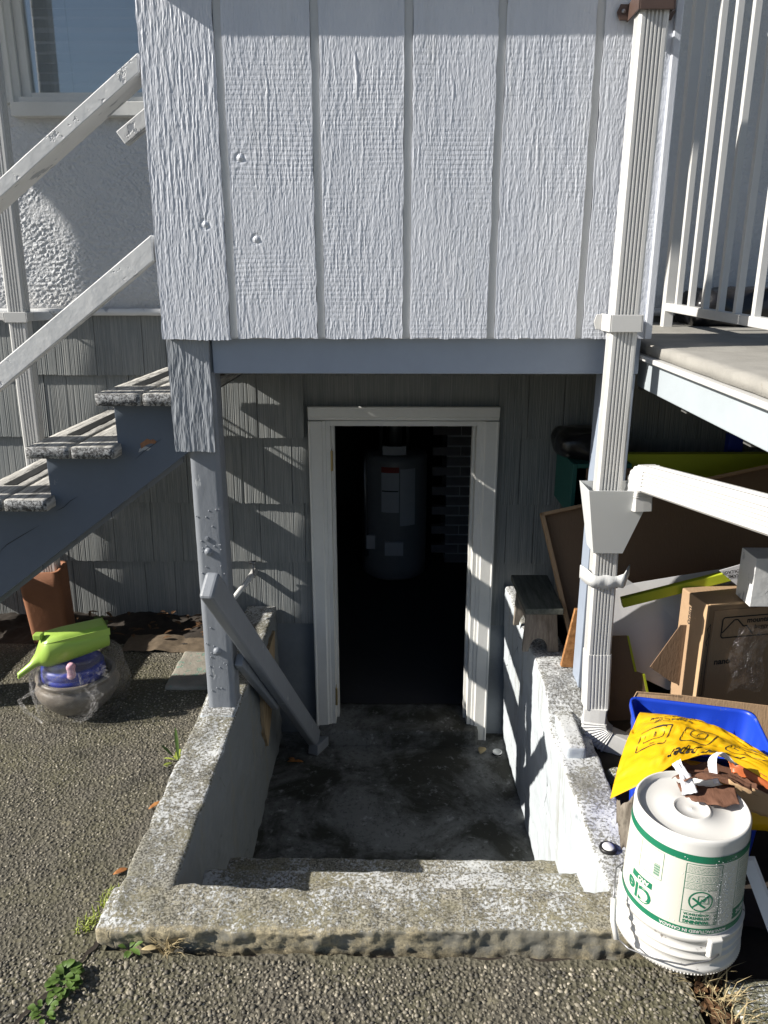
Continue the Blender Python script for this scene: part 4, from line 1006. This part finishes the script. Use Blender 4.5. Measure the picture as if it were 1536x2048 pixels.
def fillrect(mb, x0, x1, y0, y1, fn, nx=10, ny=1):
    V = [fn(x0 + (x1 - x0) * i / nx, y0 + (y1 - y0) * j / ny) for j in range(ny + 1) for i in range(nx + 1)]; k = nx + 1
    mb.add(V, [(j * k + i, j * k + i + 1, (j + 1) * k + i + 1, (j + 1) * k + i) for j in range(ny) for i in range(nx)])
def slabpoly(name, pts, n, th, mat, parent=None):    # a thin sheet from 3-D outline points, thickened along n
    n = Vector(n).normalized() * th; P = [Vector(p) for p in pts]; k = len(P); V = P + [p + n for p in P]
    return mesh(name, [tuple(v) for v in V], [tuple(range(k)), tuple(range(2 * k - 1, k - 1, -1))] + [(i, i + k, (i + 1) % k + k, (i + 1) % k) for i in range(k)], mat, parent)

# leaning cardboard tray
tray = thing('cardboard_tray', 'large brown cardboard tray leaning under the deck behind the downspout', 'cardboard tray', (1.0, 2.6, 0))
O_ = Vector((.695, 2.53, .05)); a_ = Vector((-.140, .27, .60)); b_ = Vector((.98, .06, .205)).normalized()
n_ = a_.cross(b_).normalized(); n_ = -n_ if n_.y > 0 else n_
aL = a_.length; au = a_.normalized(); bl_ = 1.15
slabpoly('sheet', [O_, O_ + b_ * bl_, O_ + a_ + b_ * bl_, O_ + a_], n_, -.006, M['card_dark'], tray)
for nm, p, q, w in (('rim', O_, O_ + a_, b_), ('rim', O_ + a_, O_ + a_ + b_ * bl_, -au)):
    slabpoly(nm, [p, q, q + n_ * .030, p + n_ * .030], w, .012, M['card'], tray)
tag(slabpoly('chipboard_offcut', [(.607, 2.50, .162), (.668, 2.50, .158), (.668, 2.535, .37), (.652, 2.535, .37)], (0, 1, 0), .018, M['osb']), 'orange chipboard offcut wedged between the stool and the leaning tray', 'board')
# step stool on the right wall
st_ = thing('step_stool', 'small weathered wooden step stool standing on the right stairwell wall', 'stool', (.555, 2.74, .16))
bevel(MB().prism([(.478, 2.560), (.618, 2.560), (.622, 2.90), (.474, 2.90)], 'z', .338, .362).obj('top', M['stool_top'], st_), .004)
arcp = [(.545 + .036 * math.cos(t * math.pi / 12), .163 + .055 * math.sin(t * math.pi / 12)) for t in range(12, -1, -1)]
for y in (2.615, 2.845):
    P = [(.486, .161), (.494, .337), (.604, .337), (.622, .161)] + arcp[::-1]
    bevel(MB().prism(P, 'y', y, y + .020).obj('leg_panel', M['stool'], st_), .002)
box('apron', .492, .510, 2.636, 2.844, .285, .337, M['stool'], st_)
# teal crate, black bag, lime boards at the back
cr = thing('teal_crate', 'teal painted open wooden crate standing against the shingle wall', 'crate', (.80, 3.1, .55))
for a in ((.700, .718, 2.93, 3.24, .60, .815), (.718, .93, 3.222, 3.24, .60, .815), (.718, .93, 2.93, 3.222, .60, .618), (.718, .93, 2.93, 3.222, .797, .815)): box('panel', *a, M['teal'], cr)
box('end_board', .752, .93, 2.92, 2.929, .60, .80, M['card_dark'], cr)
box('prop', .72, .92, 2.95, 3.2, -.01, .598, M['under'], cr)
tag(rock('bin_bag', (.65, 2.97, .817), (.93, 3.22, .925), .012, .05, .030, 9, M['bag_black'], seed=120, o=2), 'black plastic bag sitting on top of the teal crate', 'bag')
tag(slabpoly('foam_board', [(.90, 2.95, .56), (2.2, 2.95, .56), (2.2, 3.0, .845), (.90, 3.0, .838)], (0, 1, .1), .03, M['lime_board']), 'long chartreuse board standing behind the leaning tray', 'board')
tag(box('blue_plank', 1.37, 1.43, 3.10, 3.14, -.01, .90, M['blue_dark']), 'dark blue plank standing upright in the shadow under the deck', 'plank')
# white sheets, strip, label card
tag(slabpoly('poster_sheet', [(.742, 2.47, .29), (.748, 2.505, .43), (.775, 2.515, .462), (.790, 2.515, .462), (.80, 2.52, .488), (.825, 2.525, .492), (.845, 2.525, .478), (1.30, 2.53, .56), (1.30, 2.45, .10), (.98, 2.45, .10), (.84, 2.45, .17)], (0, 1, -.2), .002, M['paper']), 'large torn white paper sheet leaning in front of the cardboard tray', 'paper sheet')
tag(bevel(MB().bar((.785, 2.445, .440), (1.20, 2.445, .558), .022, .036).obj('lime_strip', M['lime_board']), .003), 'chartreuse plastic strip lying across the white paper sheet', 'strip')
cd = slabpoly('label_card', [(1.096, 2.425, .566), (1.205, 2.425, .602), (1.262, 2.425, .556), (1.215, 2.425, .470)], (0, 1, 0), .002, M['paper'])
tag(cd, 'white printed card resting on the upper end of the chartreuse strip', 'card')
th_ = math.radians(180 + 10)
def on_card(x, y): return (1.185 + x * math.cos(th_) - y * math.sin(th_), 2.4235, .557 + x * math.sin(th_) + y * math.cos(th_))
words('printing', M['black'], cd, [('COLLAGE FRAME', 0, .002, .0155, 'CENTER', .0003), ('CADRE À COLLAGE', 0.008, -.014, .0155, 'CENTER', .0003)], on_card)
# flattened cardboard
fl_ = thing('flattened_carton', 'flattened dark brown carton with lime edge standing behind the blue bin', 'carton', (.82, 2.41, 0))
slabpoly('sheet', [(.742, 2.40, .0), (.742, 2.40, .332), (.800, 2.40, .335), (.838, 2.40, .20), (.868, 2.40, .19), (.92, 2.40, .0)], (0, 1, 0), .005, M['card_dark'], fl_)
for P in ([(.800, .335), (.806, .335), (.846, .20), (.838, .20)], [(.868, .19), (.875, .19), (.928, .0), (.92, .0)]): slabpoly('lime_edge', [(x, 2.397, z) for x, z in P], (0, 1, 0), .006, M['lime_board'], fl_)
tag(slabpoly('carton_flap', [(.880, 2.37, .232), (.966, 2.37, .390), (1.02, 2.37, .39), (1.02, 2.37, .15), (.955, 2.37, .178)], (0, 1, 0), .004, M['card_dark']), 'dark cardboard flap leaning on the left side of the printed carton', 'carton')
tag(slabpoly('carton_strip', [(.70, 2.00, .318), (.72, 2.02, .338), (.86, 2.02, .326), (1.25, 1.97, .302), (1.25, 1.95, .15), (.72, 2.0, .15)], (.1, 1, 0), .004, M['card']), 'pale brown cardboard strip standing behind the blue bin rim', 'carton')
# printed carton
nb_ = thing('printed_carton', 'brown printed carton with clear pouch standing upright under the deck', 'carton', (1.25, 2.4, 0))
ang = math.radians(-10.5); ca, sa = math.cos(ang), math.sin(ang); N0 = Vector((1.006, 2.275, 0)); BX = Vector((ca, -sa * -1, 0)); BX = Vector((math.cos(math.radians(11)), math.sin(math.radians(11)), 0)); BY = Vector((-BX.y, BX.x, 0))
def nbp(u, v, z): p = N0 + BX * u + BY * v; return (p.x, p.y, z)
def nbox(name, u0, u1, v0, v1, z0, z1, mat, parent, bev=.002):
    o = MB().box(u0, u1, v0, v1, z0, z1)
    o.V = [nbp(*p) for p in o.V]; q = o.obj(name, mat, parent)
    if bev: bevel(q, bev)
    return q
nbody = nbox('body', 0, .55, .006, .15, .0, .505, M['card'], nb_, .004)
nbox('front_flap', .030, .55, .001, .0055, .0, .482, M['card'], nb_, .001)
nbox('edge_flap', -.003, .006, -.006, .012, .02, .507, M['card_edge'], nb_, .001); nbox('top_flap', .006, .55, -.005, .006, .501, .508, M['card_edge'], nb_, .001)  # edge flap: raised paler strip standing for the sunlit rim
nf = lambda x, y: nbp(.062 + x, -.0004, .42 + y)
mk = MB(); rr_ = [(0, .03), (.006, .036), (.22, .036), (.22, -.036), (.006, -.036), (0, -.03)]
strokes(mk, rr_, .0042, nf, True); strokes(mk, [(.003, -.018), (.042, .026), (.054, .026), (.078, .0), (.088, .003), (.115, -.03)], .0045, nf); mk.obj('logo', M['black'], nb_)
words('printing', M['black'], nb_, [('mountain', .088, .020, .026, 'LEFT', .0006), ('buggy', .118, -.004, .022, 'LEFT', .0002), ('nano', -.012, -.122, .030, 'LEFT', .0008)], nf)
def nside(x, y): return nbp(.0345 + y, .0004, .30 + x) if False else nbp(-.0008 if False else .017 + y, .0055, .30 - x)
sd = MB(); strokes(sd, [(-.135, .008), (.125, .008), (.125, -.009), (-.10, -.009)], .002, nside, True); strokes(sd, [(-.12, -.003), (-.09, .006), (-.07, -.002), (-.055, .004)], .002, nside)
sd.obj('side_logo', M['black'], nb_)
words('side_printing', M['black'], nb_, [('mountain', .035, -.004, .014, 'CENTER', .0003), ('buggy', .10, -.004, .012, 'CENTER', 0)], nside)
ns = lambda x, y: nbp(-.0005, .09 + y, .43 - x)
words('spine_printing', M['black'], nb_, [('nano', .0, .0, .032, 'CENTER', .0006)], ns)
pv = []; PF = []
for i in range(13):
    for j in range(17):
        u = .105 + .012 * math.sin(j * .5) + i * .0105; z = .185 + j * .0145 + .010 * math.sin(i * .4); pv.append(nbp(u, -.008 - .010 * abs(float(fbm(i * .4, j * .35, 0, 9))), z))
for i in range(12):
    for j in range(16): PF.append((i * 17 + j, (i + 1) * 17 + j, (i + 1) * 17 + j + 1, i * 17 + j + 1))
tag(mesh('document_pouch', pv, PF, mat_clear('pouch_film', .16, 45), None, True), 'crumpled clear pouch stuck to the front of the printed carton', 'pouch')
tag(box('wood_block', 1.130, 1.26, 2.255, 2.36, .509, .672, M['rail'], None, .002), 'white painted wood block standing on top of the printed carton', 'wood block')

# ================================================================== BLUE BIN AND YELLOW BAG
bn = thing('recycling_bin', 'open blue plastic recycling bin filled under a yellow bag', 'bin', (.81, 1.80, .01))
BC = [Vector((.684, 1.964)), Vector((.997, 1.890)), Vector((.950, 1.640)), Vector((.640, 1.712))]; bc = sum(BC, Vector((0, 0))) / 4
def binring(z, sc, r=.035, rib=0.0):
    P = []; C = [bc + (p - bc) * sc for p in BC]
    for i in range(4):
        p, a, b = C[i], C[i - 1], C[(i + 1) % 4]; ua = (a - p).normalized(); ub = (b - p).normalized()
        s_, e_ = p + ua * r, p + ub * r
        for k in range(6):
            t = k / 5; q = s_.lerp(p, t).lerp(p.lerp(e_, t), t); P.append((q.x, q.y, z))
        m_ = 24; e2 = b + (p - b).normalized() * r; nrm = Vector((-(b - p).y, (b - p).x)).normalized(); nrm = nrm if nrm.dot(bc - p) > 0 else -nrm
        for k in range(1, m_):
            t = k / m_; q = e_.lerp(e2, t); w = .5 + .5 * math.tanh(14 * (math.cos(t * math.pi * 6) - .45)); q = q + nrm * rib * w; P.append((q.x, q.y, z))
    return P
R_ = [binring(.012, .86), binring(.016, .875, rib=.006), binring(.285, .975, rib=.009), binring(.29, .985), binring(.345, 1.0), binring(.352, 1.004), binring(.354, 1.03), binring(.338, 1.035)]
solid(loft(R_, 'tub', M['blue'], bn, True, False), .003)
# the bag, draped over the left half, its open mouth towards the camera
CP1 = [(.672, 1.845, .376), (.755, 1.800, .392), (.850, 1.735, .392), (.930, 1.640, .372), (1.03, 1.56, .33)]
CPm = [(.596, 1.720, .350), (.690, 1.700, .412), (.795, 1.665, .418), (.905, 1.590, .398), (1.02, 1.51, .345)]
CP0 = [(.533, 1.600, .285), (.605, 1.555, .372), (.690, 1.582, .408), (.795, 1.590, .408), (.990, 1.46, .335)]
def crv(C, u):
    x = u * (len(C) - 1); i = min(int(x), len(C) - 2); t = x - i; P = [Vector(C[max(i - 1, 0)]), Vector(C[i]), Vector(C[i + 1]), Vector(C[min(i + 2, len(C) - 1)])]
    return .5 * (2 * P[1] + (P[2] - P[0]) * t + (2 * P[0] - 5 * P[1] + 4 * P[2] - P[3]) * t * t + (3 * P[1] - P[0] - 3 * P[2] + P[3]) * t ** 3)
def bagS(u, v, off=0.0):
    p0, pm, p1 = crv(CP0, u), crv(CPm, u), crv(CP1, u)
    p = p0 * ((1 - v) * (1 - 2 * v)) + pm * (4 * v * (1 - v)) + p1 * (v * (2 * v - 1))
    w = float(fbm(u * 5, v * 5, 0, 140, 3)) * .013 + (1 - abs(float(fbm(u * 13 + v * 5, v * 9 - u * 4, 0, 141, 3)))) * .012 - .009
    p = p + Vector((0, -.25, .97)) * (w * min(1, 6 * min(v + .02, 1.02 - v)) + off); return (p.x, p.y, p.z)
nu, nv = 90, 48; V = [bagS(i / nu, j / nv) for i in range(nu + 1) for j in range(nv + 1)]
F = [(i * (nv + 1) + j, (i + 1) * (nv + 1) + j, (i + 1) * (nv + 1) + j + 1, i * (nv + 1) + j + 1) for i in range(nu) for j in range(nv)]
yb = thing('yellow_bag', 'yellow printed plastic bag draped open over the blue recycling bin', 'bag', (.80, 1.66, .3))
solid(mesh('sheet', V, F, M['yellow'], yb, True), .0012)
LU, LV = .50, .235
def on_bag(x, y): return bagS(min(1, max(0, (.42 - x) / LU)), min(1, max(0, .12 - y / LV)), .0022)   # printed upside down: its top points at the camera's far side... read from behind
ink = M['black']
words('printing', ink, yb, [('mixed paper', .165, -.010, .040, 'CENTER', .0004)], lambda x, y: on_bag(x - .01, y))
ic = MB()
for cx in (.325, .205, .085):
    f_ = lambda x, y, cx=cx: on_bag(cx + x, -.078 + y)
    q = [(-.040, .024), (-.036, .028), (.036, .028), (.040, .024), (.040, -.028), (-.040, -.028)]; strokes(ic, q, .0024, f_, True)
f_ = lambda x, y: on_bag(.325 + x, -.078 + y)
strokes(ic, [(-.025, .006), (.025, .006), (.025, -.026), (-.025, -.026)], .002, f_, True)
f_ = lambda x, y: on_bag(.205 + x, -.082 + y)
strokes(ic, [(.021 * math.cos(t), .021 * math.sin(t)) for t in [k * math.pi / 10 for k in range(20)]], .0024, f_, True); strokes(ic, [(0, .0), (0, .012)], .0024, f_); strokes(ic, [(0, 0), (-.009, -.007)], .0024, f_)
f_ = lambda x, y: on_bag(.085 + x, -.082 + y)
strokes(ic, [(-.03, -.012), (-.008, -.018), (.012, -.004), (.03, -.012), (.03, .012), (.018, .016), (.018, -.004)], .0022, f_); strokes(ic, [(.006, -.006), (.006, .014), (-.006, .012), (-.006, -.01)], .0022, f_)
ic.obj('icons', ink, yb)
sp_ = words('small_printing', ink, yb, [('1', .325, -.088, .018, 'CENTER', .0005), ('by sending this bag', .29, -.135, .0135, 'CENTER', .0002), ('to our facilities we can', .28, -.151, .0135, 'CENTER', .0002), ('recovery in the world', .30, -.167, .0135, 'CENTER', .0002),
      ('step', .325, -.060, .008, 'CENTER', 0), ('710 boxes', .205, -.113, .008, 'CENTER', 0)], on_bag)
stuff(sp_)
V = []; F = []                                        # lower lip of the bag hanging over the bin's front
for i in range(25):
    u = i / 24; x = .66 + .36 * u; y = 1.682 - .092 * u
    for j in range(9):
        v = j / 8; V.append((x - .010 * v, y - .012 - .012 * math.sin(v * 2.2) + .004 * float(fbm(u * 9, v * 3, 0, 150)), .36 - .165 * v + .01 * float(fbm(u * 4, 0, 0, 151))))
for i in range(24):
    for j in range(8): F.append((i * 9 + j, i * 9 + j + 1, (i + 1) * 9 + j + 1, (i + 1) * 9 + j))
solid(mesh('lower_lip', V, F, M['yellow'], yb, True), .0012)
words('lip_printing', ink, yb, [('15', 0, 0, .042, 'CENTER', .0006)], lambda x, y: (.925 - x, 1.5905 + .0 * y + .256 * x, .235 - y))
# crumpled papers in the mouth of the bag
def scrap(name, label, C0, C1, mat, back=None, th=.0016, amp=.004, seed=1, cat='paper scrap', parent=None):
    V = []; F = []; m = 20; k = 8
    for i in range(m + 1):
        p, q = crv(C0, i / m), crv(C1, i / m)
        for j in range(k + 1):
            r = p.lerp(q, j / k); w = float(fbm(i * .35, j * .5, 0, seed)) * amp
            e = float(fbm(i * .9, 0, 0, seed + 3)) * .006 if j in (0, k) else 0
            V.append((r.x + e * .5, r.y + e, r.z + w))
    for i in range(m):
        for j in range(k): F.append((i * (k + 1) + j, (i + 1) * (k + 1) + j, (i + 1) * (k + 1) + j + 1, i * (k + 1) + j + 1))
    me = mesh(name, V, F, [mat, back] if back else mat, parent, True); md = solid(me, th).modifiers[-1]
    if back: md.material_offset = 1
    if label: tag(me, label, cat)
    return me
scrap('grey_paper', 'crumpled grey paper bag in the left end of the yellow bag', [(.548, 1.60, .27), (.575, 1.575, .31), (.61, 1.60, .345)], [(.575, 1.61, .13), (.60, 1.585, .15), (.63, 1.60, .2)], M['stool'], None, .002, .03, 5)
scrap('brown_paper', 'brown paper packaging stuffed in the mouth of the yellow bag', [(.63, 1.62, .385), (.70, 1.60, .392), (.80, 1.60, .385), (.92, 1.56, .355)], [(.64, 1.585, .340), (.70, 1.575, .36), (.80, 1.575, .345), (.93, 1.52, .325)], M['torn'], None, .001, .016, 6)
scrap('beige_card', 'flat beige card sticking out of the bag beside the white bucket', [(.80, 1.575, .36), (.90, 1.53, .345), (1.02, 1.48, .31)], [(.82, 1.58, .285), (.90, 1.545, .275), (1.02, 1.49, .25)], M['card_edge'], None, .002, .004, 7)
scrap('orange_wrapper', 'orange wrapper peeking out of the yellow bag mouth', [(.80, 1.59, .400), (.85, 1.565, .395), (.92, 1.53, .37)], [(.81, 1.575, .378), (.86, 1.545, .372), (.93, 1.51, .345)], plain('orange_film', (.42, .11, .035), .4), None, .001, .01, 8)

# ================================================================== BUCKET
bk_ = thing('plastic_bucket', 'white plastic bucket with printed label standing upside down on the ledge', 'bucket', (.652, 1.447, .052))
BXc, BYc, BZ0 = .652, 1.447, .054
H_ = .345
def brad(z): return .1335 - (z - .10) / (.345 - .10) * .0075
shell = [(0, .3325), (.003, .331), (.036, .331), (.038, .3345), (.041, .3345), (.043, .331), (.112, .331), (.116, .334), (.119, .344), (.1225, .3455), (brad(.338), .340), (brad(.33), .33), (brad(.2), .2), (brad(.105), .105), (.1335, .1015),
         (.1405, .100), (.1415, .097), (.1405, .088), (.1365, .086), (.1365, .070), (.1410, .068), (.1415, .064), (.1370, .062), (.1370, .048), (.1412, .046), (.1417, .042), (.1375, .040), (.1375, .020), (.1428, .017), (.1435, .009), (.142, .001), (.136, .0)]
bo = MB().lathe(shell[:15], (BXc, BYc, BZ0), 96).obj('body', M['bucket'], bk_, True); bo.data.shade_auto_smooth(angle=math.radians(40)) if hasattr(bo.data, 'shade_auto_smooth') else None
br_ = MB().lathe(shell[14:], (BXc, BYc, BZ0), 120).obj('rim', M['bucket_rim'], bk_, True)
teeth = MB()
for k in range(120):
    a = 2 * math.pi * k / 120; r = .1428
    teeth.add([(BXc + r * math.cos(a - .012), BYc + r * math.sin(a - .012), BZ0 + .002), (BXc + r * math.cos(a + .012), BYc + r * math.sin(a + .012), BZ0 + .002), (BXc + (r - .002) * math.cos(a), BYc + (r - .002) * math.sin(a), BZ0 + .012), (BXc + (r + .0012) * math.cos(a), BYc + (r + .0025) * math.sin(a), BZ0 + .005)], [(0, 1, 3), (1, 2, 3), (2, 0, 3)])
stuff(teeth.obj('rim_tooth', M['bucket_rim'], bk_))
def onb(off):
    def f(x, y):                                      # x: arc length clockwise seen from above, y: height above the bucket's foot
        r = brad(y) + off; a = x / .13; return (BXc + r * math.sin(a), BYc - r * math.cos(a), BZ0 + y)
    return f
lab = MB(); fillrect(lab, -.30, .30, .112, .306, onb(.0007), 96, 4); lab = lab.obj('label', M['label'], bk_, True)
gb = MB(); f1 = onb(.0013)
fillrect(gb, -.30, .30, .290, .3075, f1, 96, 1); fillrect(gb, -.30, .30, .108, .1225, f1, 96, 1)
f2 = onb(.0012)
def up(cx, cy, f): return lambda x, y: f(cx - x, cy - y)   # the whole bucket stands on its head
f3 = onb(.0019)
strokes(gb, [(-.050, .285), (.028, .285), (.028, .132), (-.050, .132)], .0013, f2, True)
for y in (.262, .239, .222, .165): strokes(gb, [(-.050, y), (.028, y)], .0010, f2)
strokes(gb, [(.072, .285), (.20, .285)], .001, f2); strokes(gb, [(.072, .285), (.072, .132)], .001, f2)
for y in (.255, .225, .19, .165): strokes(gb, [(.072, y), (.16, y)], .0008, f2)
fillrect(gb, .072, .20, .130, .158, f2, 14, 1)
fillrect(gb, -.175, -.116, .178, .194, f2, 8, 1)
strokes(gb, [(-.012 + .0245 * math.cos(t), .193 + .0245 * math.sin(t)) for t in [k * math.pi / 14 for k in range(28)]], .0032, f2, True); strokes(gb, [(-.029, .176), (.005, .210)], .0036, f2)
strokes(gb, [(-.018, .188), (.004, .188), (.004, .206), (-.018, .206)], .002, f2, True); strokes(gb, [(-.030, .200), (-.020, .193), (-.012, .184), (-.002, .178)], .005, f2); strokes(gb, [(-.012, .199), (-.006, .192), (-.002, .201)], .002, f2)
for k in range(3): strokes(gb, [(.008 + .012, .158 - k * .0095), (.008 + .018, .158 - k * .0095), (.023, .152 - k * .0095)], .001, f2, True)
for blk in ((-.046, .024, .266, .281), (-.046, .024, .243, .258), (-.046, .024, .225, .236), (.078, .15, .262, .28), (.078, .15, .232, .25), (.078, .15, .196, .22), (.078, .15, .17, .186)):
    y = blk[2]; r_ = random.Random(int(y * 1e4))
    while y < blk[3]:
        x = blk[0]
        while x < blk[1]:
            w = r_.uniform(.003, .009); strokes(gb, [(x, y), (min(x + w, blk[1]), y)], .0008, f2); x += w + .002
        y += .0034
for k in range(14): strokes(gb, [(-.118, .222 + k * .0022), (-.104, .222 + k * .0022)], .0006 + .0007 * (k % 3), f2)
strokes(gb, [(-.158, .286), (-.098, .286), (-.098, .215), (-.158, .215)], .0009, f2, True)
gb.obj('green_printing', M['green'], lab)
words('warning_lettering', M['green'], lab, [('WARNING', 0, 0, .0112, 'LEFT', .0006), ('ATTENTION', 0, -.0105, .0096, 'LEFT', .0005), ('ADVERTENCIA', 0, -.0195, .0082, 'LEFT', .0003)], up(.010, .1385, f2))
words('logo_lettering', M['green'], lab, [('Cle', 0, 0, .052, 'CENTER', .0016)], up(-.150, .152, f2))
words('white_lettering', M['bucket'], lab, [('MANUFACTURED IN CANADA', 0, 0, .0105, 'CENTER', .0003)], up(-.018, .1153, f3))
words('paint_lettering', M['bucket'], lab, [('Paint', 0, 0, .022, 'CENTER', .0005)], up(.105, .144, f3)); words('block_lettering', M['bucket'], lab, [('ARO', 0, 0, .015, 'CENTER', .0005)], up(-.140, .186, f3))
dr = MB(); r_ = random.Random(3)
for _ in range(420):
    x = r_.gauss(.050, .012) if r_.random() < .75 else r_.uniform(-.1, .15); y = r_.uniform(.13, .30); s_ = r_.uniform(.0006, .0015)
    if not .01 < x < .12 and r_.random() < .6: continue
    c = Vector(onb(.0012)(x, y)); n = Vector((c.x - BXc, c.y - BYc, 0)).normalized(); tn = Vector((-n.y, n.x, 0)); V = [c + n * s_ * .8]
    for k in range(5): V.append(c + tn * s_ * math.cos(k * 1.2566) + Vector((0, 0, s_ * 1.2 * math.sin(k * 1.2566))))
    dr.add(V, [(0, k + 1, (k + 1) % 5 + 1) for k in range(5)])
stuff(dr.obj('water_drop', M['droplet'], bk_, True))
ea = math.radians(-3)
def bpt(a, r, z): return (BXc + r * math.sin(a), BYc - r * math.cos(a), BZ0 + z)
ear = MB(); V = []
for (r, z0, z1, w) in ((.139, .052, .102, .019), (.150, .056, .100, .014)):
    for da, z in ((-w, z1), (w, z1), (w, z0), (-w, z0)): V.append(bpt(ea + .26 + da / .14, r, z))
ear.add(V, [(3, 2, 1, 0), (4, 5, 6, 7), (0, 1, 5, 4), (1, 2, 6, 5), (2, 3, 7, 6), (3, 0, 4, 7)]); bevel(ear.obj('handle_ear', M['bucket'], bk_), .003)
ear = MB(); ear.V = [bpt(math.atan2(v[0] - BXc, -(v[1] - BYc)) + math.pi, math.hypot(v[0] - BXc, v[1] - BYc), v[2] - BZ0) for v in V]; ear.F = [(3, 2, 1, 0), (4, 5, 6, 7), (0, 1, 5, 4), (1, 2, 6, 5), (2, 3, 7, 6), (3, 0, 4, 7)]
bevel(ear.obj('handle_ear', M['bucket'], bk_), .003)
wire = [bpt(.24, .153, .068), bpt(.10, .156, .058), bpt(-.25, .166, .050), bpt(-.62, .178, .050), bpt(-.92, .190, .046), bpt(-1.10, .193, .050)]
hnd = MB().tube(wire, .0019, 6).tube([bpt(-1.32, .178, .12), bpt(-1.62, .155, .135), bpt(-2.0, .150, .11), bpt(-2.6, .15, .085), bpt(-2.90, .152, .07)], .0019, 6).obj('handle_wire', M['pipe'], bk_, True)
MB().tube([bpt(-1.09, .194, .047), bpt(-1.20, .190, .080), bpt(-1.31, .179, .121)], .0068, 12).obj('handle_grip', M['bucket'], bk_, True)
bk_.scale = (.965, .965, .975); bk_.location.x += .012; bk_.location.z = .052
# torn packaging lying on the bucket
tn_ = thing('torn_packaging', 'torn curled brown cardboard with white lining lying on the upturned bucket', 'packaging', (.68, 1.50, .40))
scrap('brown_flap', None, [(.655, 1.468, .393), (.69, 1.450, .390), (.73, 1.438, .392), (.765, 1.440, .395)], [(.648, 1.505, .400), (.69, 1.502, .397), (.73, 1.50, .398), (.775, 1.492, .402)], M['torn'], None, .0014, .005, 21, parent=tn_)
scrap('upper_flap', None, [(.655, 1.480, .425), (.70, 1.482, .432), (.75, 1.478, .428), (.80, 1.462, .415)], [(.645, 1.525, .405), (.70, 1.535, .412), (.76, 1.53, .41), (.815, 1.50, .402)], M['torn'], None, .0014, .008, 22, parent=tn_)
scrap('white_curl', None, [(.650, 1.470, .394), (.648, 1.490, .425), (.640, 1.52, .440), (.655, 1.545, .425)], [(.682, 1.466, .402), (.675, 1.488, .428), (.66, 1.52, .447), (.668, 1.545, .435)], M['paper'], None, .001, .006, 23, parent=tn_)
scrap('white_curl', None, [(.730, 1.500, .405), (.725, 1.53, .435), (.745, 1.555, .445), (.775, 1.555, .432)], [(.742, 1.495, .405), (.742, 1.525, .447), (.765, 1.545, .457), (.80, 1.54, .425)], M['paper'], None, .001, .005, 24, parent=tn_)
# small things
pu = thing('light_puck', 'small black and white round cap lying on the right wall top', 'cap', (.570, 1.69, .055))
MB().lathe([(0, 0), (.022, 0), (.0235, .004), (.0225, .010), (.0175, .0115), (.0165, .010), (0, .010)], (.571, 1.692, .055), 32).obj('base', M['black_rub'], pu, True); MB().lathe([(.016, .0102), (.015, .0125), (0, .0128)], (.571, 1.692, .055), 32).obj('disc', M['white_cap'], pu, True)
p2 = thing('bottle_cap', 'round white cap lying on the landing beside the right wall', 'cap', (.49, 3.13, -.635))
MB().lathe([(0, 0), (.022, 0), (.0225, .016), (.019, .017), (.018, .012), (0, .012)], (.49, 3.13, -.637), 24).obj('cap', M['white_cap'], p2, True)
MB().lathe([(.0222, .004), (.0228, .004), (.0228, .012), (.0222, .012)], (.49, 3.13, -.637), 24).obj('band', M['black_rub'], p2, True)
tag(rock('mossy_slab', (.735, .85, -.06), (1.6, 1.345, .012), .014, .010, .005, 26, M['slab'], seed=160), 'mossy concrete slab in the lower right corner beyond the straw', 'slab')
tag(slabpoly('white_panel', [(.808, 1.475, .215), (.835, 1.475, .215), (.915, 1.395, .010), (.885, 1.395, .010)], (.5, .6, .3), .012, M['paper']), 'narrow white panel leaning beside the bucket', 'panel')
for (x, y, r, lb) in ((.70, 1.80, .03, 'grey stone on bare ground between the right wall and the blue bin'), (.70, 2.06, .032, 'rounded grey stone lying below the outlet of the white downspout elbow')):
    tag(rock('stone', (x - r, y - r * .8, -.01), (x + r, y + r * .8, r * 1.2), .008, r * .5, .008, 30, M['slab'], seed=int(x * 1e3 + y * 1e3)), lb, 'stone')

# paint loss and cracks on the stair stringer, joint in the pavement
pt = [(-.822, .978), (-.806, .990), (-.792, .996), (-.776, .995), (-.770, 1.003), (-.781, 1.010), (-.790, 1.007), (-.800, 1.012), (-.812, 1.003), (-.824, .996)]
MB().prism(pt, 'y', 2.4268, 2.4279).obj('bare_wood_patch', plain('bare_red_wood', (.26, .13, .07), .8, var=.4, scale=90), stair)
pt = [(-.832, .966), (-.815, .974), (-.80, .972), (-.79, .981), (-.806, .986), (-.818, .984), (-.828, .978)]
MB().prism(pt, 'y', 2.4271, 2.4279).obj('old_paint_patch', plain('old_pale_paint', (.36, .37, .38), .6), stair)
for q in ([(-.846, .942), (-.815, .968), (-.79, .985), (-.752, 1.012)], [(-1.128, .765), (-1.10, .778), (-1.075, .80), (-1.05, .815)], [(-1.36, .60), (-1.31, .645), (-1.25, .68), (-1.19, .715)]):
    MB().prism(q + [(x + .001, z + .0028 * (1 if 0 < k < 3 else .3)) for k, (x, z) in reversed(list(enumerate(q)))], 'y', 2.4269, 2.4279).obj('crack', M['black'], stair)
V = []; F = []; n = 40
for i in range(n + 1):
    t = i / n; x = -.690 - .16 * t + float(fbm(t * 9, 0, 0, 300)) * .010; y = 1.435 - .36 * t; w = .006 + .004 * float(fbm(t * 14, 0, 0, 301))
    V += [(x - w, y, .0052), (x, y + .001, .0042), (x + w, y, .0052)]
for i in range(n): a = i * 3; b = a + 3; F += [(a, b, b + 1, a + 1), (a + 1, b + 1, b + 2, a + 2)]
stuff(mesh('joint_dirt', V, F, M['soil'], None, True))
